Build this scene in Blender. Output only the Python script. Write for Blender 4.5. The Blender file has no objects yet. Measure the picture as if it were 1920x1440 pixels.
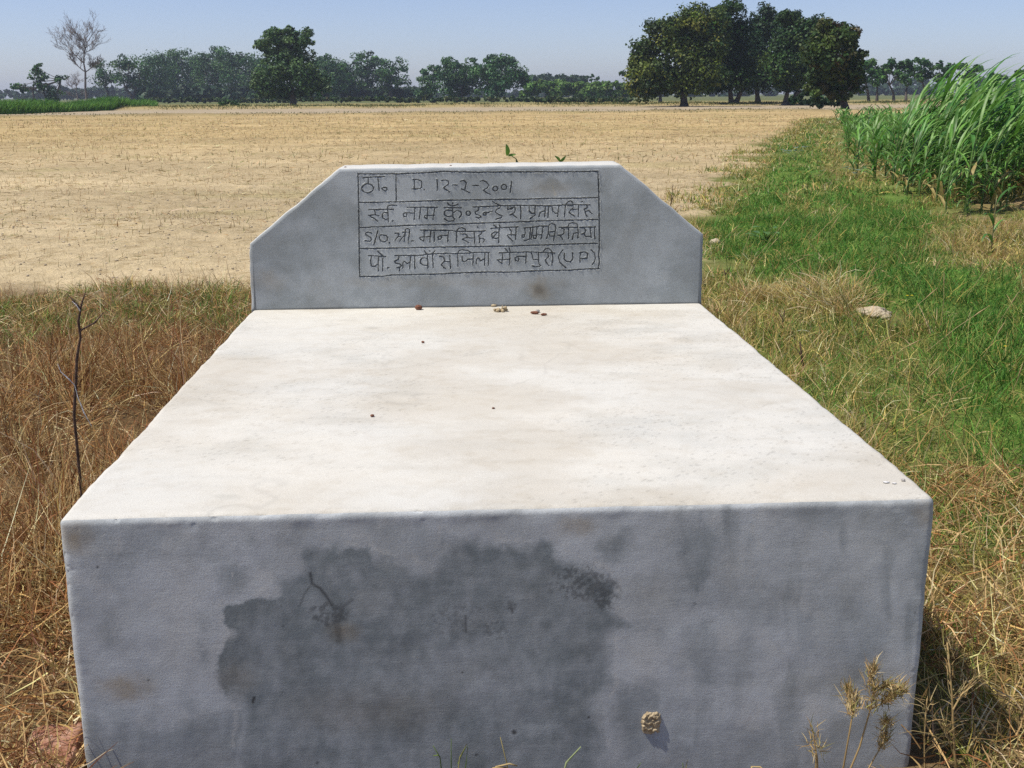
import bpy, math, random
import numpy as np
from mathutils import Vector, Matrix

rng = np.random.default_rng(7)
random.seed(7)
SC = bpy.context.scene
COL = SC.collection

# ------------------------------------------------------------------ camera
F_PX, PX_W, PX_H = 2108.0, 1920.0, 1440.0
CAM = np.array([-0.0882, -2.0401, 1.3719])
PITCH, YAW, ROLL = 0.2516, 0.0506, -0.0063

def cam_axes():
    cp, sp, cy, sy = math.cos(PITCH), math.sin(PITCH), math.cos(YAW), math.sin(YAW)
    f = np.array([sy*cp, cy*cp, -sp]); r = np.array([cy, -sy, 0.0]); u = np.cross(r, f)
    cr, sr = math.cos(ROLL), math.sin(ROLL)
    return cr*r + sr*u, -sr*r + cr*u, f
AX_R, AX_U, AX_F = cam_axes()
cd = bpy.data.cameras.new('camera'); cam = bpy.data.objects.new('camera', cd); COL.objects.link(cam)
m = Matrix.Identity(4)
for i in range(3):
    m[i][0], m[i][1], m[i][2], m[i][3] = AX_R[i], AX_U[i], -AX_F[i], CAM[i]
cam.matrix_world = m
cd.sensor_fit = 'HORIZONTAL'; cd.sensor_width = 36.0; cd.lens = F_PX/PX_W*36.0
cd.clip_start = 0.05; cd.clip_end = 6000
SC.camera = cam

# ------------------------------------------------------------------ world, sun, exposure
SUN_EL, SUN_OFF = math.radians(62), math.radians(12.0)     # sun on the left, a touch in front of the grave's front face
to_sun = Vector((-math.cos(SUN_EL)*math.cos(SUN_OFF), -math.cos(SUN_EL)*math.sin(SUN_OFF), math.sin(SUN_EL)))
w = bpy.data.worlds.new('World'); SC.world = w; w.use_nodes = True
nt = w.node_tree; nt.nodes.clear()
sky = nt.nodes.new('ShaderNodeTexSky'); sky.sky_type = 'NISHITA'; sky.sun_disc = False
sky.sun_elevation = SUN_EL; sky.sun_rotation = math.atan2(to_sun.x, to_sun.y)
sky.altitude = 150; sky.air_density = 0.7; sky.dust_density = 0.75; sky.ozone_density = 1.5
bg = nt.nodes.new('ShaderNodeBackground'); bg.inputs[1].default_value = 0.13
wo = nt.nodes.new('ShaderNodeOutputWorld')
tint = nt.nodes.new('ShaderNodeMix'); tint.data_type = 'RGBA'; tint.blend_type = 'MULTIPLY'; tint.inputs[0].default_value = 1.0
tint.inputs[7].default_value = (1.0, 0.95, 1.05, 1)           # the camera's slightly violet white balance of the whole sky
nt.links.new(sky.outputs[0], tint.inputs[6]); nt.links.new(tint.outputs[2], bg.inputs[0]); nt.links.new(bg.outputs[0], wo.inputs[0])
sl = bpy.data.lights.new('sun', 'SUN'); sl.energy = 4.8; sl.angle = math.radians(0.55); sl.color = (1.0, 0.95, 0.87)
so = bpy.data.objects.new('sun', sl); COL.objects.link(so)
so.rotation_euler = to_sun.to_track_quat('Z', 'Y').to_euler(); so.location = (-20, 0, 40)
SC.view_settings.view_transform = 'Standard'; SC.view_settings.look = 'None'
SC.view_settings.exposure = 0.0; SC.view_settings.gamma = 1.0
SC.render.engine = 'CYCLES'
SC.cycles.max_bounces = 6; SC.cycles.diffuse_bounces = 3; SC.cycles.transparent_max_bounces = 6
SC.cycles.volume_bounces = 0; SC.cycles.use_denoising = False

# ------------------------------------------------------------------ pixel rays -> points of the place
def ray(u, v):
    return (u-960)/F_PX*AX_R + (720-v)/F_PX*AX_U + AX_F
def gp(u, v, z=0.0):                       # ground point seen at a photo pixel
    d = ray(u, v); return CAM + (z-CAM[2])/d[2]*d
def py(u, v, y):                           # point on the plane Y = y
    d = ray(u, v); return CAM + (y-CAM[1])/d[1]*d
def proj(P):
    q = np.atleast_2d(P)-CAM
    zc = q@AX_F
    return np.c_[960+F_PX*(q@AX_R)/zc, 720-F_PX*(q@AX_U)/zc]
def mpp(Y):                                # metres for one photo pixel at depth Y
    return (Y-CAM[1])/F_PX

# ------------------------------------------------------------------ noise and polygons in numpy
_pr = np.random.default_rng(99)
_T = _pr.permutation(1024).astype(np.int32); _T2 = np.concatenate([_T, _T]); _TV = (_pr.permutation(1024)/1023.0).astype(np.float64)
def vnoise(x, y, z=None, seed=0):
    x = np.asarray(x, float); y = np.asarray(y, float)
    fx0, fy0 = np.floor(x), np.floor(y)
    ix, iy = (fx0.astype(np.int32)+seed*131) & 1023, fy0.astype(np.int32) & 1023
    fx, fy = x-fx0, y-fy0; fx = fx*fx*(3-2*fx); fy = fy*fy*(3-2*fy)
    a0, a1 = _T[ix], _T[(ix+1) & 1023]; iy1 = (iy+1) & 1023
    c00, c01, c10, c11 = _T2[a0+iy], _T2[a0+iy1], _T2[a1+iy], _T2[a1+iy1]
    def lay(k):
        if k is None: v = [_TV[c] for c in (c00, c01, c10, c11)]
        else: v = [_TV[_T2[c+k]] for c in (c00, c01, c10, c11)]
        p = v[0]+(v[1]-v[0])*fy; q = v[2]+(v[3]-v[2])*fy
        return p+(q-p)*fx
    if z is None: return lay(None)
    z = np.asarray(z, float); fz0 = np.floor(z); fz = z-fz0; fz = fz*fz*(3-2*fz); iz = fz0.astype(np.int32) & 1023
    l0, l1 = lay(iz), lay((iz+1) & 1023)
    return l0+(l1-l0)*fz
def fbm(x, y, z=None, seed=0, oct=4):
    r, a, t = 0, 0.5, 0; x = np.asarray(x, float); y = np.asarray(y, float); z = None if z is None else np.asarray(z, float)
    for o in range(oct):                    # turned at every octave so that the lattice never shows
        x, y = 0.819*x-0.574*y+11.3, 0.574*x+0.819*y+5.7
        r = r + a*vnoise(x, y, z, seed+o*17); t += a; a *= 0.5
        x, y = x*2.03, y*2.03
        if z is not None: z = z*2.03+3.1
    return r/t
def sstep(a, b, x):
    t = np.clip((x-a)/(b-a), 0, 1); return t*t*(3-2*t)
def seg_dist(px, py_, a, b):
    dx, dy = b[0]-a[0], b[1]-a[1]; L = dx*dx+dy*dy+1e-12
    t = np.clip(((px-a[0])*dx+(py_-a[1])*dy)/L, 0, 1)
    return np.hypot(px-a[0]-t*dx, py_-a[1]-t*dy)
def poly_sd(px, py_, poly):                # signed distance, > 0 inside
    d = np.full(np.shape(px), 1e9); ins = np.zeros(np.shape(px), bool); n = len(poly)
    for i in range(n):
        a, b = poly[i], poly[(i+1) % n]
        d = np.minimum(d, seg_dist(px, py_, a, b))
        c = ((a[1] > py_) != (b[1] > py_))
        with np.errstate(divide='ignore', invalid='ignore'):
            xi = (b[0]-a[0])*(py_-a[1])/(b[1]-a[1]+1e-15)+a[0]
        ins ^= c & (px < xi)
    return np.where(ins, d, -d)

# ------------------------------------------------------------------ mesh helpers
def mesh(name, V, Fc, attrs=None, smooth=False):
    V = np.asarray(V, np.float32); Fc = np.asarray(Fc, np.int32)
    me = bpy.data.meshes.new(name)
    k = Fc.shape[1]; n = Fc.shape[0]
    me.vertices.add(len(V)); me.vertices.foreach_set('co', V.ravel())
    me.loops.add(n*k); me.loops.foreach_set('vertex_index', Fc.ravel())
    me.polygons.add(n); me.polygons.foreach_set('loop_start', np.arange(0, n*k, k, dtype=np.int32))
    try: me.polygons.foreach_set('loop_total', np.full(n, k, np.int32))
    except Exception: pass
    if smooth: me.polygons.foreach_set('use_smooth', np.ones(n, bool))
    for an, av in (attrs or {}).items():
        av = np.asarray(av, np.float32)
        if av.ndim == 2:
            a = me.attributes.new(an, 'FLOAT_COLOR', 'POINT')
            if av.shape[1] == 3: av = np.c_[av, np.ones(len(av), np.float32)]
            a.data.foreach_set('color', av.ravel())
        else:
            a = me.attributes.new(an, 'FLOAT', 'POINT'); a.data.foreach_set('value', av.ravel())
    me.update(calc_edges=True); me.validate()
    return me
def obj(name, me, mat=None, parent=None, label=None, cat=None, group=None, kind=None, loc=None):
    o = bpy.data.objects.new(name, me); COL.objects.link(o)
    if mat is not None and me is not None and not me.materials: me.materials.append(mat)
    if parent is not None: o.parent = parent
    if loc is not None: o.location = loc
    if label: o['label'] = label
    if cat: o['category'] = cat
    if group: o['group'] = group
    if kind: o['kind'] = kind
    return o
def thing(name, label, cat, loc, group=None):
    return obj(name, None, None, None, label, cat, group, None, tuple(float(c) for c in loc))
class MB:                                   # a bag of quads and triangles (triangles are quads with a doubled corner avoided by polygons)
    def __init__(s): s.V = []; s.F = []; s.C = []; s.n = 0
    def add(s, V, Fq, col=None):
        V = np.asarray(V, float)
        s.V.append(V); s.F.append(np.asarray(Fq, int)+s.n); s.n += len(V)
        if col is not None:
            col = np.asarray(col, float); s.C.append(np.tile(col, (len(V), 1)) if col.ndim == 1 else col)
    def me(s, name, smooth=False):
        return mesh(name, np.vstack(s.V), np.vstack(s.F), {'col': np.vstack(s.C)} if s.C else None, smooth)
def tube(P, R, k=6, cap=True):
    P = [np.asarray(p, float) for p in P]; V = []; Fq = []
    up = np.array([0.31, 0.17, 0.93])
    for i, p in enumerate(P):
        t = P[min(i+1, len(P)-1)]-P[max(i-1, 0)]; t = t/(np.linalg.norm(t)+1e-12)
        a = np.cross(t, up)
        if np.linalg.norm(a) < 0.05: a = np.cross(t, [1.0, 0.1, 0])
        a /= np.linalg.norm(a); b = np.cross(t, a)
        for j in range(k):
            an = 2*math.pi*j/k; V.append(p+R[i]*(math.cos(an)*a+math.sin(an)*b))
    for i in range(len(P)-1):
        for j in range(k):
            Fq.append((i*k+j, i*k+(j+1) % k, (i+1)*k+(j+1) % k, (i+1)*k+j))
    if cap:
        V.append(P[-1]+0); c = len(V)-1; b = (len(P)-1)*k
        for j in range(0, k, 2): Fq.append((b+j, b+(j+1) % k, b+(j+2) % k, c))
    return np.array(V), np.array(Fq)
def blob(r, seed, sub=3, amp=0.25, fr=2.0, squash=(1, 1, 1)):   # irregular lump from an icosphere
    import bmesh
    bm = bmesh.new(); bmesh.ops.create_icosphere(bm, subdivisions=sub, radius=1.0)
    V = np.array([v.co[:] for v in bm.verts]); Fq = np.array([[v.index for v in f.verts] for f in bm.faces]); bm.free()
    n = fbm(V[:, 0]*fr+5, V[:, 1]*fr+9, V[:, 2]*fr+3, seed=seed, oct=3)-0.5
    return V*(1+2*amp*n)[:, None]*r*np.array(squash), Fq

# ------------------------------------------------------------------ materials
def nodes(mat):
    mat.use_nodes = True; n = mat.node_tree; n.nodes.clear()
    out = n.nodes.new('ShaderNodeOutputMaterial'); return n, out
def N(n, t, **kw):
    x = n.nodes.new(t)
    for k, v in kw.items():
        if k.startswith('i_'):
            key = k[2:]; key = int(key) if key.isdigit() else key.replace('_', ' ')
            x.inputs[key].default_value = v
        else: setattr(x, k, v)
    return x
def L(n, a, ao, b, bi): n.links.new(a.outputs[ao], b.inputs[bi])
def mix_rgb(n, a, b, fac, mode='MIX'):      # sockets
    x = n.nodes.new('ShaderNodeMix'); x.data_type = 'RGBA'; x.blend_type = mode
    for s, idx in ((a, 6), (b, 7), (fac, 0)):
        if hasattr(s, 'is_linked') or hasattr(s, 'node'): n.links.new(s, x.inputs[idx])
        else: x.inputs[idx].default_value = s if idx == 0 else (*s, 1.0) if len(s) == 3 else s
    return x.outputs[2]
def ramp(n, src, pts):
    r = n.nodes.new('ShaderNodeValToRGB'); e = r.color_ramp.elements
    while len(e) < len(pts): e.new(0.5)
    for k, (p, c) in enumerate(pts): e[k].position = p; e[k].color = (*c, 1) if len(c) == 3 else c
    n.links.new(src, r.inputs[0]); return r.outputs[0]

def leaf_material(name, trans=0.25, rough=0.55, spec=0.3, vary=0.0):
    mat = bpy.data.materials.new(name); n, out = nodes(mat)
    at = N(n, 'ShaderNodeAttribute', attribute_name='col')
    src = at.outputs[0]
    if vary:
        geo = N(n, 'ShaderNodeNewGeometry'); nz = N(n, 'ShaderNodeTexNoise', i_Scale=vary, i_Detail=2.0)
        L(n, geo, 'Position', nz, 'Vector')
        f = ramp(n, nz.outputs[0], [(0.3, (0.72, 0.72, 0.72)), (0.7, (1.2, 1.2, 1.2))])
        src = mix_rgb(n, src, f, 1.0, 'MULTIPLY')
    p = N(n, 'ShaderNodeBsdfPrincipled', i_Roughness=rough)
    p.inputs['Specular IOR Level'].default_value = spec
    n.links.new(src, p.inputs['Base Color'])
    t = N(n, 'ShaderNodeBsdfTranslucent'); n.links.new(src, t.inputs[0])
    mx = N(n, 'ShaderNodeMixShader'); mx.inputs[0].default_value = trans
    L(n, p, 0, mx, 1); L(n, t, 0, mx, 2); L(n, mx, 0, out, 0)
    return mat
M_GRASS = leaf_material('grass_blades', 0.25, 0.6, 0.2)
M_LEAF = leaf_material('tree_leaves', 0.2, 0.55, 0.25)
M_CROP = leaf_material('crop_leaves', 0.3, 0.45, 0.4, 14.0)

def bark_material(name, c1, c2, sc=6):
    mat = bpy.data.materials.new(name); n, out = nodes(mat)
    tc = N(n, 'ShaderNodeNewGeometry'); nz = N(n, 'ShaderNodeTexNoise', i_Scale=sc, i_Detail=6.0)
    L(n, tc, 'Position', nz, 'Vector')
    p = N(n, 'ShaderNodeBsdfPrincipled', i_Roughness=0.9)
    n.links.new(ramp(n, nz.outputs[0], [(0.3, c1), (0.7, c2)]), p.inputs['Base Color'])
    b = N(n, 'ShaderNodeBump', i_Strength=0.5, i_Distance=0.02); L(n, nz, 0, b, 'Height'); L(n, b, 0, p, 'Normal')
    L(n, p, 0, out, 0); return mat
M_BARK = bark_material('bark', (0.045, 0.035, 0.028), (0.12, 0.1, 0.08), 3)
M_BAREBARK = bark_material('bare_bark', (0.13, 0.1, 0.09), (0.26, 0.21, 0.19), 3)
M_STICK = bark_material('dead_stick', (0.03, 0.015, 0.01), (0.10, 0.055, 0.035), 60)
M_MUD = bark_material('dried_mud', (0.33, 0.25, 0.14), (0.55, 0.44, 0.27), 90)
M_SEED = bark_material('brown_seed', (0.12, 0.045, 0.025), (0.26, 0.11, 0.06), 120)
M_STONE = bark_material('pale_stone', (0.3, 0.27, 0.23), (0.6, 0.57, 0.52), 150)
M_CLOD = bark_material('dry_soil', (0.36, 0.29, 0.19), (0.55, 0.46, 0.32), 40)
M_WEB = bark_material('white_fibre', (0.6, 0.58, 0.54), (0.8, 0.78, 0.74), 80)

def ground_material():
    mat = bpy.data.materials.new('field_soil'); n, out = nodes(mat)
    at = N(n, 'ShaderNodeAttribute', attribute_name='col')
    geo = N(n, 'ShaderNodeNewGeometry')
    def nz(scale, det, dist=0.0, rough=0.6):
        x = N(n, 'ShaderNodeTexNoise', i_Scale=scale, i_Detail=det, i_Distortion=dist, i_Roughness=rough); L(n, geo, 'Position', x, 'Vector'); return x
    a, b, c = nz(0.35, 5), nz(4.0, 6, 0.6, 0.7), nz(38.0, 5, 0.4, 0.7)
    col = mix_rgb(n, at.outputs[0], ramp(n, a.outputs[0], [(0.25, (0.80, 0.77, 0.72)), (0.75, (1.16, 1.15, 1.12))]), 1.0, 'MULTIPLY')
    col = mix_rgb(n, col, ramp(n, b.outputs[0], [(0.3, (0.70, 0.66, 0.58)), (0.5, (1.0, 1.0, 1.0)), (0.75, (1.18, 1.16, 1.14))]), 1.0, 'MULTIPLY')
    col = mix_rgb(n, col, ramp(n, c.outputs[0], [(0.28, (0.62, 0.58, 0.52)), (0.5, (1.0, 1.0, 1.0)), (0.8, (1.2, 1.18, 1.15))]), 0.8, 'MULTIPLY')
    p = N(n, 'ShaderNodeBsdfPrincipled', i_Roughness=0.95); p.inputs['Specular IOR Level'].default_value = 0.1
    n.links.new(col, p.inputs['Base Color'])
    vo = N(n, 'ShaderNodeTexVoronoi', i_Scale=14.0); vo.feature = 'DISTANCE_TO_EDGE'; L(n, geo, 'Position', vo, 'Vector')
    b1 = N(n, 'ShaderNodeBump', i_Strength=0.7, i_Distance=0.02); L(n, c, 0, b1, 'Height')
    b2 = N(n, 'ShaderNodeBump', i_Strength=0.8, i_Distance=0.06); L(n, b, 0, b2, 'Height'); L(n, b1, 0, b2, 'Normal')
    L(n, b2, 0, p, 'Normal'); L(n, p, 0, out, 0); return mat
M_GROUND = ground_material()

def plaster_material():
    """grey cement plaster: attributes wet (damp stain), dark (mould, cracks, dirt in grooves), ochre (rust/mud stain), pale (lime-washed, scuffed)"""
    mat = bpy.data.materials.new('cement_plaster'); n, out = nodes(mat)
    geo = N(n, 'ShaderNodeNewGeometry')
    def at(nm): return N(n, 'ShaderNodeAttribute', attribute_name=nm).outputs['Fac']
    def nz(scale, det, dist=0.0, rough=0.6, vec=None):
        x = N(n, 'ShaderNodeTexNoise', i_Scale=scale, i_Detail=det, i_Distortion=dist, i_Roughness=rough)
        n.links.new(vec if vec is not None else geo.outputs['Position'], x.inputs['Vector']); return x
    big, mid, fine = nz(2.6, 5, 0.6), nz(11, 6, 0.3, 0.65), nz(300, 5, 0, 0.8)
    mp = N(n, 'ShaderNodeMapping'); mp.inputs['Scale'].default_value = (28, 28, 160); L(n, geo, 'Position', mp, 'Vector')
    grain = nz(1.0, 4, 0, 0.6, mp.outputs[0])
    col = ramp(n, big.outputs[0], [(0.25, (0.44, 0.462, 0.46)), (0.5, (0.525, 0.55, 0.548)), (0.78, (0.605, 0.63, 0.622))])
    col = mix_rgb(n, col, ramp(n, mid.outputs[0], [(0.3, (0.86, 0.85, 0.83)), (0.55, (1, 1, 1)), (0.75, (1.07, 1.07, 1.06))]), 1.0, 'MULTIPLY')
    col = mix_rgb(n, col, ramp(n, fine.outputs[0], [(0.3, (0.74, 0.735, 0.73)), (0.5, (1, 1, 1)), (0.7, (1.14, 1.14, 1.14))]), 0.9, 'MULTIPLY')
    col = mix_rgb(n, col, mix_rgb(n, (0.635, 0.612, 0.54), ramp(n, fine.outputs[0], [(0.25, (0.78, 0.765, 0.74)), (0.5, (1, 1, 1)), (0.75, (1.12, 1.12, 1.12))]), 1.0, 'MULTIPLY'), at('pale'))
    col = mix_rgb(n, col, (0.43, 0.46, 0.465), at('wet'), 'MULTIPLY')
    col = mix_rgb(n, col, (0.30, 0.225, 0.12), at('ochre'))
    col = mix_rgb(n, col, (0.030, 0.027, 0.026), at('dark'))
    p = N(n, 'ShaderNodeBsdfPrincipled', i_Roughness=0.88); p.inputs['Specular IOR Level'].default_value = 0.2
    n.links.new(col, p.inputs['Base Color'])
    b1 = N(n, 'ShaderNodeBump', i_Strength=0.5, i_Distance=0.002); L(n, fine, 0, b1, 'Height')
    b2 = N(n, 'ShaderNodeBump', i_Strength=0.16, i_Distance=0.002); L(n, grain, 0, b2, 'Height'); L(n, b1, 0, b2, 'Normal')
    b3 = N(n, 'ShaderNodeBump', i_Strength=0.16, i_Distance=0.006); L(n, mid, 0, b3, 'Height'); L(n, b2, 0, b3, 'Normal')
    L(n, b3, 0, p, 'Normal'); L(n, p, 0, out, 0); return mat
M_PLASTER = plaster_material()

def brick_material():
    mat = bpy.data.materials.new('weathered_brick'); n, out = nodes(mat)
    geo = N(n, 'ShaderNodeNewGeometry')
    a = N(n, 'ShaderNodeTexNoise', i_Scale=25.0, i_Detail=6.0); L(n, geo, 'Position', a, 'Vector')
    b = N(n, 'ShaderNodeTexNoise', i_Scale=60.0, i_Detail=3.0, i_Distortion=1.0); L(n, geo, 'Position', b, 'Vector')
    c = ramp(n, a.outputs[0], [(0.3, (0.17, 0.075, 0.048)), (0.5, (0.31, 0.15, 0.10)), (0.7, (0.42, 0.26, 0.185))])
    c = mix_rgb(n, c, (0.62, 0.58, 0.52), ramp(n, b.outputs[0], [(0.66, (0, 0, 0)), (0.72, (1, 1, 1))]))
    p = N(n, 'ShaderNodeBsdfPrincipled', i_Roughness=0.95); p.inputs['Specular IOR Level'].default_value = 0.1; n.links.new(c, p.inputs['Base Color'])
    bp = N(n, 'ShaderNodeBump', i_Strength=0.5, i_Distance=0.004); L(n, a, 0, bp, 'Height'); L(n, bp, 0, p, 'Normal')
    L(n, p, 0, out, 0); return mat
M_BRICK = brick_material()

# ================================================================== GROUND
TW, TH = 1.70, 0.60                # grave: width, height of the slab
TL = 2.1349                        # front edge to headstone face
HS_T = 0.22                        # headstone thickness
def lin(*pp): return [tuple(gp(u, v)[:2]) for u, v in pp]
# the grassy bund on the right: from the field edge to the crop edge
FIELD_EDGE = [(0.95, 3.2)] + lin((1292, 470), (1285, 415), (1330, 360), (1405, 302), (1470, 252), (1512, 224))
CROP_EDGE = lin((1552, 222), (1572, 262), (1600, 318), (1680, 352), (1775, 408))
BUND = FIELD_EDGE + CROP_EDGE + [(6.2, 8.0), (12, 6.5), (12, -4), (0.8, -4)]
CROP = [tuple(p) for p in CROP_EDGE] + [(9, 9.6), (40, 9.0), (60, 95), lin((1552, 222))[0]]
LEFTGRASS = [(-14, 7.1), (-5, 6.75), (-2.4, 6.1), (-0.9, 5.6), (0.9, 5.2), (0.95, 3.2), (0.9, -4), (-14, -4)]
GREENP = lin((1335, 430), (1345, 385), (1420, 320), (1490, 262), (1530, 224), (1552, 222), (1572, 262), (1600, 318), (1680, 352), (1775, 408), (1830, 440), (1870, 520), (1960, 560), (1990, 1000), (1880, 900), (1760, 770), (1650, 670), (1530, 610), (1410, 560), (1345, 520))
def greenness(x, y):
    d = np.clip(np.hypot(x, y+2)/7, 0.5, 4)
    g = sstep(-0.45, 0.45, poly_sd(x, y, GREENP)/d+1.5*(fbm(x*1.2/d, y*1.2/d, seed=121)-0.5)+0.9*(fbm(x*4.5/d, y*4.5/d, seed=122)-0.5))
    return np.maximum(g*(1-0.30*sstep(0.56, 0.70, fbm(x*1.3+9, y*1.3, seed=123))), 0.55*sstep(0.38, 0.62, fbm(x*1.7, y*1.7, seed=126)))
def ground_masks(x, y):
    j = (fbm(x*0.9, y*0.9, seed=3)-0.5)*1.6*np.clip(np.hypot(x, y+2)/8, 0.35, 3) + (fbm(x*5, y*5, seed=4)-0.5)*0.5
    bund = sstep(-0.25, 0.25, poly_sd(x, y, BUND)+j*0.55)
    left = sstep(-0.6, 0.5, poly_sd(x, y, LEFTGRASS)+j*0.9)
    sc_ = poly_sd(x, y, CROP); crop = sstep(-0.3, 0.3, sc_+j*0.3)
    bund = np.maximum(bund, sstep(-0.2, 0.3, np.minimum(sc_+1.0, 0.9-sc_)+j*0.3)*(x-0.277*y < 3.7)); crop = crop*(1-bund)
    return bund, left, crop
def ground_z(x, y):
    d = np.hypot(x, y+2)
    z = (fbm(x*0.5, y*0.5, seed=11)-0.5)*0.10*sstep(1.5, 6, d)
    z = z + (fbm(x*3.1, y*3.1, seed=12)-0.5)*0.05 + (fbm(x*11, y*11, seed=13, oct=3)-0.5)*0.022*(1-sstep(25, 60, d))
    b = poly_sd(x, y, BUND)
    z = z + sstep(0.1, 0.9, b)*(0.16*(fbm(x*1.1+5, y*1.1, seed=16)-0.5))*(1-sstep(20, 40, y))
    z = z + 0.10*sstep(0.2, 1.4, b)*sstep(2.0, 5.0, y)                 # the bund is slightly raised
    z = z*sstep(-0.1, 0.5, np.maximum(np.abs(x)-TW/2, np.maximum(-y, y-TL-HS_T)) + 0.15)
    # low earth ridges between the far fields
    for yy, hh, ww in ((gp(700, 215)[1], 0.22, 0.8), (gp(700, 203)[1], 0.35, 1.6)):
        z = z + hh*np.exp(-((y-0.06*x-yy)/ww)**2)*(0.6+0.8*fbm(x*0.25, y*0.05, seed=15))
    return z
Y_B1, Y_B2 = gp(700, 215)[1], gp(700, 203)[1]
def axis(lo, hi, c0, c1, d0, g):
    a = list(np.arange(c0, c1, d0)); s = d0; x = c1
    while x < hi: a.append(x); s *= g; x += s
    a.append(hi); s = d0; x = c0-d0
    while x > lo: a.insert(0, x); s *= g; x -= s
    a.insert(0, lo); return np.array(a)
gx = axis(-1500, 1500, -4.5, 8.0, 0.05, 1.05)
gy = axis(-60, 3000, -1.0, 14.0, 0.05, 1.016)
X, Y = np.meshgrid(gx, gy); x, y = X.ravel(), Y.ravel()
bund, left, crop = ground_masks(x, y)
soil = np.array([0.50, 0.41, 0.255]); straw = np.array([0.46, 0.352, 0.178])
far = sstep(12, 45, y)
n1 = fbm(x*0.22, y*0.5, seed=21); n2 = fbm(x*0.05, y*0.3, seed=22)
c = soil*(1-far[:, None])+straw*far[:, None]
rows = fbm(x*0.06+0.02*y, y*1.1, seed=24)
c = c*(0.66+0.46*n1+0.12*(n2-0.5)+0.30*(rows-0.5)*(0.4+far)+0.12)[:, None]
gp_ = sstep(0.60, 0.75, fbm(x*0.3+7, y*0.5, seed=23))*0.35
c = c*(1-gp_[:, None])+np.array([0.30, 0.27, 0.11])*gp_[:, None]
yb = y-0.06*x
fal = sstep(Y_B1, Y_B1+2, yb+3*(n1-.5))*(1-sstep(Y_B2-4, Y_B2, yb))
c = c*(1-fal[:, None])+np.array([0.40, 0.335, 0.235])*fal[:, None]
rid = np.exp(-((yb-Y_B1)/1.0)**2)*0.75
c = c*(1-rid[:, None])+np.array([0.20, 0.17, 0.09])*rid[:, None]
bey = sstep(Y_B2-6, Y_B2+4, yb+6*(n1-.5))
c = c*(1-bey[:, None])+np.array([0.30, 0.26, 0.11])*bey[:, None]
bey2 = sstep(Y_B2+60, Y_B2+120, yb)
c = c*(1-bey2[:, None])+np.array([0.13, 0.15, 0.06])*bey2[:, None]
gn = greenness(x, y)[:, None]; gcol = np.array([0.25, 0.20, 0.09])*(1-gn)+np.array([0.12, 0.20, 0.04])*gn
c = c*(1-bund[:, None])+gcol*bund[:, None]
c = c*(1-left[:, None])+np.array([0.15, 0.10, 0.05])*left[:, None]  # brown soil under the left weeds, colour darkened to deepen their shade
near_dry = np.array([0.32, 0.235, 0.13]); nd = crop*(1-sstep(12, 16, y))*sstep(6.0, 6.8, x)
c = c*(1-crop[:, None])+(np.array([0.10, 0.14, 0.04])*(1-nd[:, None])+near_dry*nd[:, None])*crop[:, None]
nx_, ny_ = len(gx), len(gy)
ii = np.arange(nx_*ny_).reshape(ny_, nx_)
Fq = np.stack([ii[:-1, :-1], ii[:-1, 1:], ii[1:, 1:], ii[1:, :-1]], -1).reshape(-1, 4)
obj('ground', mesh('ground', np.c_[x, y, ground_z(x, y)], Fq, {'col': np.clip(c, 0, 1)}, True), M_GROUND, kind='structure')

# ================================================================== THE GRAVE
grave = thing('grave_monument', 'grey cement grave monument with wide flat slab and inscribed headstone in the foreground', 'grave', (0, 0, 0))

def dens(lo, hi, n, edge, ne=6):           # grid lines, denser in the last `edge` metres
    a = np.linspace(lo, lo+edge, ne, endpoint=False); b = np.linspace(lo+edge, hi-edge, n, endpoint=False); d = np.linspace(hi-edge, hi, ne+1)
    return np.concatenate([a, b, d])
def grid_faces(nu, nv, off=0, flip=False):
    ii = np.arange(nu*nv).reshape(nv, nu)+off
    q = np.stack([ii[:-1, :-1], ii[:-1, 1:], ii[1:, 1:], ii[1:, :-1]], -1).reshape(-1, 4)
    return q[:, ::-1] if flip else q

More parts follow.
